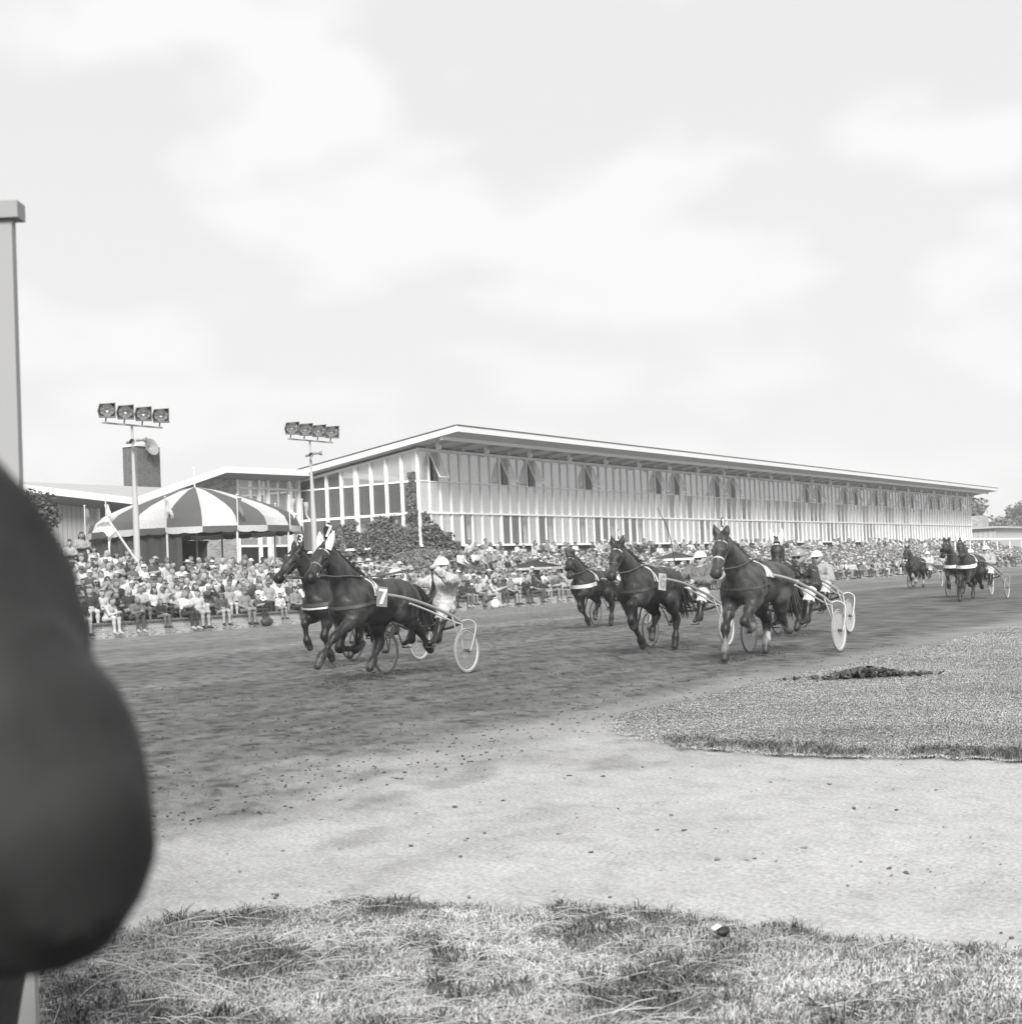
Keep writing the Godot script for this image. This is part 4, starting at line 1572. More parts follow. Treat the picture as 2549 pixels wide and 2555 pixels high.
# ---------------------------------------------------------------- horses
# x forward, y up, z to the horse's right; legs are [elbow or stifle, knee or hock, fetlock, toe] seen from the side
func horse_bones(P: Vector3, M: Vector3, legs: Dictionary, bulk := 1.0) -> Array:
	var b := [
		[Vector3(0.5, 1.12, 0), 0.275, Vector3(-0.05, 1.14, 0), 0.305, 0, 1.16], [Vector3(-0.05, 1.14, 0), 0.305, Vector3(-0.45, 1.17, 0), 0.265, 0, 1.14],
		[Vector3(-0.45, 1.18, 0), 0.26, Vector3(-0.66, 1.16, 0), 0.245, 0, 1.05], [Vector3(0.5, 1.12, 0), 0.27, Vector3(0.66, 1.12, 0), 0.225, 0, 1.1],
		[Vector3(0.42, 1.34, 0), 0.135, Vector3(0.08, 1.33, 0), 0.13, 0, 1.5], [Vector3(-0.78, 1.31, 0), 0.055, Vector3(-0.9, 1.27, 0), 0.04, 0],
		[Vector3(0.66, 1.14, 0), 0.2, P + Vector3(-0.12, -0.2, 0), 0.105, 0, 1.45], [Vector3(0.36, 1.38, 0), 0.12, P + Vector3(-0.09, -0.04, 0), 0.08, 0, 1.5], [Vector3(0.54, 1.28, 0), 0.2, P + Vector3(-0.12, -0.11, 0), 0.115, 0, 1.5],
	]
	for s in [-1.0, 1.0]:
		var z: float = s
		b.append([Vector3(0.38, 1.3, z * 0.11), 0.13, Vector3(0.62, 1.02, z * 0.15), 0.135, 0])
		b.append([Vector3(-0.54, 1.2, z * 0.12), 0.19, Vector3(-0.66, 1.12, z * 0.13), 0.17, 0])
		var f: Array = legs["LF" if s < 0 else "RF"]
		var e := Vector3(f[0].x, f[0].y, z * 0.155)
		var k := Vector3(f[1].x, f[1].y, z * 0.135)
		var fl := Vector3(f[2].x, f[2].y, z * 0.12)
		var to := Vector3(f[3].x, f[3].y, z * 0.115)
		b.append([Vector3(0.62, 1.02, z * 0.15), 0.12, e, 0.105, 0])
		b.append([Vector3(0.72, 1.1, z * 0.11), 0.115, Vector3(0.66, 0.98, z * 0.12), 0.10, 0])
		b.append([Vector3(0.3, 1.36, z * 0.09), 0.08, Vector3(0.5, 1.16, z * 0.185), 0.085, 0])
		b.append([Vector3(0.35, 1.1, z * 0.14), 0.13, e, 0.1, 0])
		b.append([e, 0.092, e.lerp(k, 0.45), 0.072, 0])
		b.append([e.lerp(k, 0.45), 0.068, k, 0.043, 1])
		b.append([k.lerp(e, 0.06), 0.053, k.lerp(fl, 0.06), 0.048, 1])
		lower_leg(b, k, fl, to, 0.031)
		var h: Array = legs["LH" if s < 0 else "RH"]
		var st := Vector3(h[0].x, h[0].y, z * 0.18)
		var hk := Vector3(h[1].x, h[1].y, z * 0.13)
		fl = Vector3(h[2].x, h[2].y, z * 0.115)
		to = Vector3(h[3].x, h[3].y, z * 0.11)
		b.append([Vector3(-0.52, 1.16, z * 0.14), 0.2, st, 0.14, 0])
		b.append([Vector3(-0.7, 1.1, z * 0.13), 0.14, st.lerp(hk, 0.4) + Vector3(-0.05, 0.02, 0), 0.095, 0])
		b.append([st, 0.13, st.lerp(hk, 0.5), 0.085, 0])
		b.append([st.lerp(hk, 0.5), 0.085, hk, 0.052, 1])
		b.append([hk + (hk - fl).normalized() * 0.05, 0.042, hk + (fl - hk).normalized() * 0.06, 0.05, 1])
		lower_leg(b, hk, fl, to, 0.035)
	if bulk != 1.0:                                       # a broader animal: trunk and legs set wider
		for q in b:
			q[0] = (q[0] as Vector3) * Vector3(1, 1, bulk)
			q[2] = (q[2] as Vector3) * Vector3(1, 1, bulk)
			if q.size() > 5:
				q[5] = q[5] / bulk
	var L := (M - P).length()
	var u := (M - P) / L
	var w := u.cross(Vector3.UP).normalized()
	var v := w.cross(u)
	b.append_array([
		[P, 0.08, P + u * L * 0.33, 0.088, 0, 1.15], [P + u * L * 0.2 - v * 0.075, 0.085, P + u * L * 0.45 - v * 0.05, 0.058, 0, 1.15], [P + u * L * 0.3 + v * 0.012, 0.075, P + u * L * 0.84, 0.05, 0],
		[P + u * L * 0.82 - v * 0.006, 0.054, M - u * 0.05, 0.056, 4], [P + u * L * 0.45 - v * 0.08, 0.045, P + u * L * 0.9 - v * 0.058, 0.034, 4],
	])
	for s in [-1.0, 1.0]:
		b.append([M - u * 0.07 + w * 0.033 * s + v * 0.01, 0.028, M - u * 0.035 + w * 0.036 * s - v * 0.005, 0.026, 4])
		b.append([P + u * L * 0.25 + v * 0.045 + w * 0.06 * s, 0.028, P + u * L * 0.34 + v * 0.04 + w * 0.066 * s, 0.024, 0])
		var e: Vector3 = P + v * 0.03 + w * 0.055 * s
		var d: Vector3 = (-u * 0.8 + v * 0.45 + w * 0.22 * s).normalized()
		b.append([e, 0.033, e + d * 0.1, 0.032, 0])
		b.append([e + d * 0.1, 0.03, e + d * 0.215, 0.006, 0])
	return b

func lower_leg(b: Array, k: Vector3, fl: Vector3, to: Vector3, r: float) -> void:
	var d := (to - fl).normalized()
	b.append([k, r, k.lerp(fl, 0.5), r - 0.005, 1])
	b.append([k.lerp(fl, 0.5), r - 0.005, fl, r - 0.003, 2])
	b.append([fl - d * 0.005, 0.043, fl + d * 0.01, 0.043, 2])
	var c := fl.lerp(to, 0.52)
	b.append([fl, 0.036, c, 0.038, 2])
	b.append([c, 0.04, to - d * 0.03, 0.054, 3])

const TROT_A := {"LF": [Vector2(0.62, 0.93), Vector2(1.12, 0.68), Vector2(1.38, 0.45), Vector2(1.5, 0.29)], "RF": [Vector2(0.55, 0.9), Vector2(0.68, 0.5), Vector2(0.33, 0.47), Vector2(0.15, 0.55)],
	"LH": [Vector2(-0.38, 0.95), Vector2(-0.9, 0.68), Vector2(-1.12, 0.44), Vector2(-1.22, 0.33)], "RH": [Vector2(-0.24, 0.9), Vector2(-0.26, 0.52), Vector2(-0.06, 0.28), Vector2(0.05, 0.15)]}
const TROT_B := {"RF": [Vector2(0.58, 0.9), Vector2(0.84, 0.78), Vector2(0.82, 0.48), Vector2(0.74, 0.33)], "LF": [Vector2(0.55, 0.9), Vector2(0.68, 0.54), Vector2(0.52, 0.25), Vector2(0.45, 0.12)],
	"RH": [Vector2(-0.42, 0.93), Vector2(-0.85, 0.62), Vector2(-1.05, 0.38), Vector2(-1.14, 0.27)], "LH": [Vector2(-0.25, 0.9), Vector2(-0.3, 0.52), Vector2(-0.12, 0.27), Vector2(-0.02, 0.14)]}
const TROT_C := {"LF": [Vector2(0.62, 0.92), Vector2(0.98, 0.86), Vector2(0.98, 0.6), Vector2(0.9, 0.45)], "RF": [Vector2(0.5, 0.86), Vector2(0.38, 0.47), Vector2(0.18, 0.23), Vector2(0.1, 0.09)],
	"RH": [Vector2(-0.28, 0.88), Vector2(-0.5, 0.62), Vector2(-0.26, 0.38), Vector2(-0.22, 0.2)], "LH": [Vector2(-0.34, 0.92), Vector2(-0.74, 0.54), Vector2(-0.70, 0.24), Vector2(-0.65, 0.03)]}
const TROT_D := {"RF": [Vector2(0.6, 0.88), Vector2(0.92, 0.5), Vector2(1.0, 0.2), Vector2(1.06, 0.04)], "LF": [Vector2(0.62, 0.9), Vector2(0.98, 0.6), Vector2(0.68, 0.5), Vector2(0.55, 0.54)],
	"RH": [Vector2(-0.34, 0.9), Vector2(-0.68, 0.52), Vector2(-0.58, 0.24), Vector2(-0.5, 0.06)], "LH": [Vector2(-0.3, 0.92), Vector2(-0.52, 0.6), Vector2(-0.78, 0.42), Vector2(-0.88, 0.36)]}

func strap(bones: Array, c: Vector3, ax: Vector3, ay: Vector3, a0: float, a1: float, width_dir: Vector3, width: float, steps := 20, off := 0.012) -> MB:
	var b := MB.new()                                    # a flat band lying on the coat, in the plane of ax and ay
	var pa := []
	var pb := []
	for i in steps + 1:
		var a := lerpf(a0, a1, float(i) / steps)
		var d := ax * cos(a) + ay * sin(a)
		pa.append(hug(bones, c - width_dir * width * 0.5, d, off))
		pb.append(hug(bones, c + width_dir * width * 0.5, d, off))
	for i in steps:
		var out: Vector3 = pa[i] - c
		b.quad(pa[i], pb[i], pb[i + 1], pa[i + 1], out)
		b.quad(pa[i], pa[i + 1], pa[i + 1] - out.normalized() * 0.02, pa[i] - out.normalized() * 0.02, -width_dir)
		b.quad(pb[i], pb[i + 1], pb[i + 1] - out.normalized() * 0.02, pb[i] - out.normalized() * 0.02, width_dir)
	return b

func digit_mesh(ch: String, h: float) -> TextMesh:
	var t := TextMesh.new()
	var f := SystemFont.new()
	f.font_names = PackedStringArray(["Droid Sans"])
	f.font_weight = 700
	t.font = f
	t.text = ch
	t.font_size = 64
	t.pixel_size = h / 46.0
	t.depth = 0.006
	t.curve_step = 1.0
	return t

# h: horse facts; parts go under a root set at the sulky's axle, with the horse's middle h.cx ahead of it
func make_horse(h: Dictionary) -> Node3D:
	var g := thing("horse", h.label, "horse", rig_frame(h.t, h.n) * Transform3D(Basis(), Vector3(h.cx, h.get("lift", 0.0), 0)), "trotting horses in the race")
	var P: Vector3 = h.P
	var M: Vector3 = h.M
	var bones := horse_bones(P, M, h.legs, h.get("bulk", 1.0))
	var coat: float = h.coat
	var d := rumple(sdf(bones, h.get("cell", 0.022), 36.0), [0], 0.010, 3.2)
	var sock: float = h.get("sock", coat * 0.6)
	put(g, "body", skin_mesh(d, [coat, coat * 0.55, sock, 0.07, coat * 0.75]), coat_mat())
	var head := bones.slice(bones.size() - 13)
	var L := (M - P).length()
	var u := (M - P) / L
	var w := u.cross(Vector3.UP).normalized()
	var v := w.cross(u)
	var r := RandomNumberGenerator.new()
	r.seed = int(h.t * 100)
	for s in [-1.0, 1.0]:
		var b := MB.new()
		var ep := hug(head, P + u * L * 0.32 + v * 0.028, w * s, -0.008)
		b.ball(ep, Vector3(0.03, 0.024, 0.024), 8, 6)
		put(g, "eye", b, m(0.01, 0.1))
		b = MB.new()
		b.ball(hug(head, M - u * 0.05 + v * 0.004, w * s + v * 0.25 + u * 0.35, -0.006), Vector3(0.026, 0.02, 0.02), 8, 6)
		put(g, "nostril", b, m(0.006, 0.9))
	# mane and tail
	var mb := MB.new()
	for k in 46:
		var f := k / 45.0
		var c := P.lerp(Vector3(0.36, 1.47, 0), f) + Vector3(-0.05, 0.06 - 0.02 * sin(f * PI), 0)
		var back := Vector3(-0.13 - 0.1 * r.randf(), -0.02 + 0.1 * r.randf() - 0.06 * f, r.randf_range(0.0, 0.16))
		mb.tube([c + Vector3(0.03, -0.03, 0), c + back * 0.5 + Vector3(0, 0.03, 0), c + back], [0.026, 0.02, 0.005], 5)
	for k in 5:
		mb.tube([P + Vector3(-0.03, 0.04, 0), P + v * 0.09 + u * 0.02 + w * 0.02 * (k - 2), P + v * 0.1 + u * 0.12 + w * 0.03 * (k - 2)], [0.02, 0.018, 0.004], 5)
	put(g, "mane", mb, m(h.get("hair", coat * 0.4), 0.7))
	var tb := MB.new()
	for k in 34:
		var z := r.randf_range(-0.09, 0.09)
		var len_ := r.randf_range(0.7, 1.1)
		var p0 := Vector3(-0.88, 1.27 + 0.02 * r.randf(), z * 0.3)
		tb.tube(arc_pts([p0, p0 + Vector3(-0.16, -0.02 + 0.05 * r.randf(), z * 0.5), p0 + Vector3(-0.32 - 0.1 * r.randf(), -0.32 * len_, z * 1.1), p0 + Vector3(-0.42 - 0.2 * r.randf(), -0.72 * len_, z * 1.7)], 3), [0.026, 0.03, 0.03, 0.028, 0.026, 0.023, 0.019, 0.014, 0.01, 0.004], 5)
	put(g, "tail", tb, m(h.get("hair", coat * 0.4), 0.7))
	# bridle
	var leather := m(h.get("leather", 0.02), 0.5)
	var br := MB.new()
	for s in [-1.0, 1.0]:
		var line := []
		for k in 7:
			line.append(hug(head, P + u * L * lerpf(0.02, 0.76, k / 6.0) - v * lerpf(0.02, 0.02, k / 6.0), w * s, 0.006))
		br.tube(line, 0.011, 6)
		var over := []
		for k in 6:
			over.append(hug(head, P + u * L * lerpf(0.08, 0.5, k / 5.0), v + w * s * 0.55, 0.006))
		br.tube(over, 0.008, 6)
	put(g, "bridle", br, leather)
	put(g, "browband", strap(head, P + u * L * 0.13, v, w, -1.7, 1.7, u, 0.02, 12, 0.01), m(h.get("brow", 0.5) * 0.7, 0.6))
	var nb := strap(head, P + u * L * 0.55 - v * 0.03, v, w, -PI, PI, u, 0.022, 16, 0.01)
	put(g, "noseband", nb, m(h.get("nose", 0.05) * 0.7, 0.6))
	if h.get("roll", false):                               # a thick fleece roll over the nose
		var rl := MB.new()
		var pts := []
		for k in 9:
			var a := lerpf(-1.5, 1.5, k / 8.0)
			pts.append(hug(head, P + u * L * 0.6 - v * 0.02, v * cos(a) + w * sin(a), 0.03))
		rl.tube(pts, [0.03, 0.05, 0.055, 0.055, 0.055, 0.055, 0.055, 0.05, 0.03], 9)
		put(g, "shadow_roll", rl, m(0.012, 1.0))
	for s in [-1.0, 1.0]:
		var bit := hug(head, P + u * L * 0.78 - v * 0.03, w * s, 0.012)
		var rb := MB.new()
		rb.ring(bit, w, 0.03, 0.006, 18)
		put(g, "bit_ring", rb, m(0.4, 0.3, "", 1.0, 0.6))
		# rein: bit, neck, saddle ring, hand
		var sa := hug(bones, Vector3(0.2, 1.3, 0), Vector3(0, 0.9, 0.42 * s), 0.05)
		var hand: Vector3 = h.hands[0 if s < 0 else 1] - Vector3(h.cx, h.get("lift", 0.0), 0)
		var nk := hug(bones, bit.lerp(sa, 0.55) * Vector3(1, 1, 0), Vector3(0, 0, s), 0.02)
		if absf(nk.z) < 0.1:
			nk.z = 0.16 * s
		var rn := MB.new()
		rn.tube(arc_pts([bit, bit.lerp(nk, 0.5) + Vector3(0, -0.015, 0.015 * s), nk, sa, sa.lerp(hand, 0.5) + Vector3(0, -0.02, 0), hand], 4), 0.011, 6)
		put(g, "rein", rn, m(h.get("leather", 0.05) + 0.03, 0.6))
		var cr := MB.new()
		cr.tube([hug(head, P + u * L * 0.3, w * s + v * 0.2, 0.01), P + Vector3(-0.1, 0.07, 0.03 * s), hug(bones, Vector3(0.62, 1.5, 0), Vector3(-0.1, 1, 0.25 * s), 0.02), hug(bones, Vector3(0.24, 1.3, 0), Vector3(0, 1, 0.1 * s), 0.03)], 0.008, 6)
		put(g, "check_rein", cr, leather)
	# saddle, girth, breast strap
	put(g, "saddle_pad", strap(bones, Vector3(0.24, 1.15, 0), Vector3.UP, Vector3.BACK, -1.35, 1.35, Vector3(1, 0.12, 0).normalized(), h.get("padw", 0.15), 18, 0.014), m(h.get("pad", 0.75), 0.8))
	put(g, "saddle_strap", strap(bones, Vector3(0.27, 1.15, 0), Vector3.UP, Vector3.BACK, -1.4, 1.4, Vector3(1, 0.12, 0).normalized(), 0.045, 18, 0.026), leather)
	put(g, "girth", strap(bones, Vector3(0.3, 1.13, 0), Vector3.UP, Vector3.BACK, 1.3, TAU - 1.3, Vector3.RIGHT, 0.06, 20, 0.012), leather)
	var bc := strap(bones, Vector3(0.42, 1.12, 0), Vector3(1, -0.12, 0).normalized(), Vector3.BACK, -1.9, 1.9, Vector3.UP, h.get("breastw", 0.05), 26, 0.014)
	put(g, "breast_collar", bc, m(h.get("breast", 0.03), 0.7))
	if h.has("breast2"):
		put(g, "breast_band", strap(bones, Vector3(0.42, 1.06, 0), Vector3(1, -0.12, 0).normalized(), Vector3.BACK, -1.2, 1.2, Vector3.UP, 0.03, 20, 0.02), m(h.breast2, 0.8))
	if h.get("boots", false):
		for key in ["LH", "RH", "LF"]:
			var q: Array = h.legs[key]
			var z := -0.12 if key[0] == "L" else 0.12
			var bb := MB.new()
			var a := Vector3(q[1].x, q[1].y, z).lerp(Vector3(q[2].x, q[2].y, z), 0.55)
			bb.tube([a, a.lerp(Vector3(q[2].x, q[2].y, z), 0.6), Vector3(q[2].x, q[2].y, z)], [0.046, 0.05, 0.054], 10)
			put(g, "leg_boot", bb, m(h.get("boot", 0.3), 0.7))
	if h.has("white_foot"):
		var q: Array = h.legs[h.white_foot]
		var z := -0.118 if h.white_foot[0] == "L" else 0.118
		var fa := Vector3(q[2].x, q[2].y, z)
		var fb := Vector3(q[3].x, q[3].y, z)
		var sb := MB.new()
		sb.tube([fa.lerp(fb, -0.15), fa.lerp(fb, 0.15), fa.lerp(fb, 0.5), fa.lerp(fb, 0.62)], [0.043, 0.047, 0.044, 0.046], 10)
		put(g, "white_sock", sb, m(0.5, 0.8))
	if h.get("hood", false):
		for s in [-1.0, 1.0]:
			var hb := MB.new()
			var e: Vector3 = P + v * 0.03 + w * 0.055 * s
			var dd: Vector3 = (-u * 0.8 + v * 0.45 + w * 0.22 * s).normalized()
			hb.tube([e - dd * 0.02, e + dd * 0.09, e + dd * 0.18, e + dd * 0.26], [0.060, 0.060, 0.046, 0.008], 10)
			put(g, "ear_hood", hb, m(0.8, 0.9, "cloth", 6.0))
	# numbers
	if h.has("digit"):
		var face := Basis(Vector3.UP, PI + h.get("turn", 0.0))
		var tilt: Basis = face * Basis(Vector3.BACK, -0.25)
		var hp := P + v * 0.02 - u * 0.16 + Vector3(0.02, 0.03, 0)
		var pb := MB.new()
		pb.tube([P, hp + Vector3(0, -0.05, 0)], 0.008, 6)
		pb.box(Vector3.ZERO, Vector3.ONE * 0.002)
		put(g, "plate_stem", pb, m(0.1))
		var ps: float = h.get("psize", 0.85)
		var pl := MB.new()
		for sd in [1.0, -1.0]:
			var pts := []
			for k in 20:
				pts.append(Vector3(cos(TAU * k / 20) * 0.1, sin(TAU * k / 20) * 0.15, 0.006 * sd) * ps)
			pl.poly(pts, Vector3(0, 0, sd))
		pl.ring(Vector3.ZERO, Vector3.BACK, 0.05, 0.004)
		var plate := put(g, "head_number_plate", pl, m(0.012, 0.5), Transform3D(tilt, hp + Vector3(0, 0.12 * ps + 0.01, 0)))
		put(plate, "number", digit_mesh(h.digit, 0.21 * ps), m(0.85, 0.6), Transform3D(Basis(), Vector3(0, 0.0, 0.009)))
	if h.has("cloth"):
		var side := hug(bones, Vector3(0.26, 1.2, 0), Vector3(0, 0, -1), 0.03)
		var cb := MB.new()
		cb.box(Vector3.ZERO, Vector3(0.19, 0.28, 0.012))
		var cloth := put(g, "number_cloth", cb, m(h.cloth, 0.8), Transform3D(Basis(Vector3.UP, PI - 0.2) * Basis(Vector3.BACK, -0.12), Vector3(0.40, 1.2, minf(side.z - 0.03, -0.44))))
		if h.has("cdigit"):
			put(cloth, "number", digit_mesh(h.cdigit, 0.21), m(h.get("cink", 0.85), 0.6), Transform3D(Basis(), Vector3(0, 0, 0.011)))
	if h.get("blaze", false):
		var bl := strap(head, P + u * L * 0.3, v, w, -0.22, 0.22, u, 0.09, 4, 0.003)
		put(g, "blaze", bl, m(0.6, 0.8))
	return g

func coat_mat() -> StandardMaterial3D:
	if not mats.has("coat"):
		var s := StandardMaterial3D.new()
		s.vertex_color_use_as_albedo = true
		s.roughness = 0.5
		s.metallic_specular = 0.42
		s.rim_enabled = true
		s.rim = 0.08
		s.albedo_texture = tex.coat
		s.uv1_triplanar = true
		s.uv1_scale = Vector3(0.9, 0.7, 0.9)
		mats.coat = s
	return mats.coat

# ---------------------------------------------------------------- sulky
func make_sulky(label: String, t: float, n: float, disc := 0.18, tone := 0.6) -> Node3D:
	var g := thing("sulky", label, "sulky", rig_frame(t, n), "two-wheeled sulkies behind the horses")
	var metal := m(tone * 0.55, 0.4, "", 1.0, 0.2)
	var dark := m(0.05, 0.5)
	for s in [-1.0, 1.0]:
		var wn := Node3D.new()
		wn.name = "wheel"
		wn.position = Vector3(0, 0.335, 0.75 * s)
		g.add_child(wn, true)
		var b := MB.new()
		b.ring(Vector3.ZERO, Vector3.BACK, 0.318, 0.018, 40, 8)
		put(wn, "tyre", b, m(0.22, 0.7))
		b = MB.new()
		b.ring(Vector3.ZERO, Vector3.BACK, 0.293, 0.011, 40, 6)
		put(wn, "rim", b, m(0.5, 0.4))
		b = MB.new()
		for k in 28:
			var a := TAU * k / 28.0
			b.tube([Vector3(cos(a + 0.3) * 0.025, sin(a + 0.3) * 0.025, 0.025 * (1 if k % 2 else -1)), Vector3(cos(a) * 0.29, sin(a) * 0.29, 0)], 0.0012, 4)
		put(wn, "spokes", b, m(0.3, 0.4, "", 1.0, 0.4))
		b = MB.new()
		b.tube([Vector3(0, 0, -0.05), Vector3(0, 0, 0.05)], 0.024, 10)
		put(wn, "hub", b, dark)
		if disc > 0.0:
			b = MB.new()
			for k in 24:
				var a := TAU * k / 24.0
				var a2 := TAU * (k + 1) / 24.0
				b.quad(Vector3(0, 0, 0.012), Vector3(cos(a) * 0.285, sin(a) * 0.285, 0.004), Vector3(cos((a + a2) / 2) * 0.287, sin((a + a2) / 2) * 0.287, 0.004), Vector3(cos(a2) * 0.285, sin(a2) * 0.285, 0.004), Vector3.BACK)
			var key := "disc %.2f" % disc
			if not mats.has(key):
				var dm := StandardMaterial3D.new()
				dm.albedo_color = Color(0.86, 0.86, 0.86, disc)
				dm.transparency = BaseMaterial3D.TRANSPARENCY_ALPHA
				dm.roughness = 0.45
				mats[key] = dm
			put(wn, "wheel_cover", b, mats[key])
		b = MB.new()
		b.tube(arc_pts([Vector3(1.66, 1.25, 0.37 * s), Vector3(1.1, 1.17, 0.42 * s), Vector3(0.55, 1.04, 0.46 * s), Vector3(0.12, 0.88, 0.55 * s), Vector3(-0.12, 0.745, 0.61 * s)], 4), 0.025, 8)
		put(g, "shaft", b, metal)
		b = MB.new()
		b.tube(arc_pts([Vector3(0.95, 1.08, 0.43 * s), Vector3(0.5, 0.95, 0.46 * s), Vector3(0.05, 0.78, 0.54 * s), Vector3(-0.1, 0.73, 0.6 * s)], 3), 0.014, 7)
		put(g, "shaft_brace", b, m(0.45, 0.4))
		b = MB.new()
		b.tube(arc_pts([Vector3(-0.1, 0.76, 0.6 * s), Vector3(-0.17, 0.785, 0.7 * s), Vector3(-0.18, 0.71, 0.81 * s), Vector3(-0.1, 0.52, 0.825 * s), Vector3(0, 0.335, 0.82 * s)], 4), 0.014, 7)
		b.tube([Vector3(-0.12, 0.75, 0.61 * s), Vector3(-0.02, 0.55, 0.66 * s), Vector3(0, 0.335, 0.685 * s)], 0.013, 7)
		b.tube([Vector3(0.08, 0.84, 0.57 * s), Vector3(0.1, 0.6, 0.655 * s), Vector3(0, 0.335, 0.685 * s)], 0.012, 7)
		b.tube([Vector3(0.0, 0.55, 0.66 * s), Vector3(0.09, 0.6, 0.655 * s)], 0.008, 6)
		b.tube([Vector3(0, 0.335, 0.685 * s), Vector3(0, 0.335, 0.82 * s)], 0.012, 7)
		put(g, "fork", b, metal)
		b = MB.new()
		b.tube(arc_pts([Vector3(0.12, 0.86, 0.54 * s), Vector3(0.16, 0.6, 0.36 * s), Vector3(0.17, 0.42, 0.28 * s), Vector3(0.17, 0.41, 0.16 * s)], 3), 0.011, 6)
		b.box(Vector3(0.17, 0.405, 0.22 * s), Vector3(0.08, 0.014, 0.14))
		put(g, "footrest", b, dark)
		b = MB.new()
		b.tube([Vector3(-0.12, 0.74, 0.6 * s), Vector3(-0.3, 0.8, 0.18 * s), Vector3(-0.6, 0.8, 0.16 * s)], 0.012, 6)
		put(g, "seat_strut", b, dark)
	var c := MB.new()
	c.tube(arc_pts([Vector3(-0.12, 0.75, -0.6), Vector3(-0.15, 0.66, -0.3), Vector3(-0.15, 0.65, 0.3), Vector3(-0.12, 0.75, 0.6)], 5), 0.021, 8)
	c.tube([Vector3(0.05, 0.82, -0.57), Vector3(-0.14, 0.66, 0.2)], 0.009, 6)
	c.tube([Vector3(0.05, 0.82, 0.57), Vector3(-0.14, 0.66, -0.2)], 0.009, 6)
	put(g, "crossbar", c, m(0.07, 0.5))
	c = MB.new()
	c.ball(Vector3(-0.47, 0.825, 0), Vector3(0.21, 0.06, 0.2), 16, 8)
	put(g, "seat", c, m(0.04, 0.7))
	return g

# ---------------------------------------------------------------- drivers
func driver_joints(kind: int) -> Dictionary:
	var j := {"face": Vector3(1, -0.05, 0), "hip": Vector3(-0.52, 0.95, 0), "hipside": Vector3(0, 0, 1), "knl": Vector3(-0.16, 0.94, -0.25), "knr": Vector3(-0.16, 0.94, 0.25), "anl": Vector3(0.02, 0.52, -0.24), "anr": Vector3(0.02, 0.52, 0.24),
		"tol": Vector3(0.2, 0.47, -0.23), "tor": Vector3(0.2, 0.47, 0.23), "hands": true, "shin": 3}
	match kind:
		0:
			j.merge({"neck": Vector3(-0.57, 1.44, 0), "head": Vector3(-0.53, 1.60, 0), "shl": Vector3(-0.56, 1.39, -0.2), "shr": Vector3(-0.54, 1.39, 0.2), "ell": Vector3(-0.27, 1.40, -0.31), "elr": Vector3(-0.27, 1.34, 0.33), "wrl": Vector3(-0.06, 1.57, -0.21), "wrr": Vector3(-0.06, 1.53, 0.25)})
		1:
			j.merge({"neck": Vector3(-0.69, 1.41, 0), "head": Vector3(-0.68, 1.57, 0.0), "shl": Vector3(-0.67, 1.36, -0.2), "shr": Vector3(-0.66, 1.37, 0.2), "ell": Vector3(-0.36, 1.17, -0.28), "elr": Vector3(-0.36, 1.22, 0.3), "wrl": Vector3(-0.13, 1.17, -0.12), "wrr": Vector3(-0.06, 1.36, 0.2), "face": Vector3(1, -0.1, -0.3)})
		2:
			j.merge({"neck": Vector3(-0.43, 1.35, 0), "head": Vector3(-0.35, 1.5, -0.02), "shl": Vector3(-0.45, 1.29, -0.21), "shr": Vector3(-0.44, 1.29, 0.2), "ell": Vector3(-0.28, 1.06, -0.32), "elr": Vector3(-0.26, 1.06, 0.31), "wrl": Vector3(-0.06, 1.11, -0.13), "wrr": Vector3(-0.06, 1.12, 0.12), "face": Vector3(1, -0.12, -0.05)})
	return j

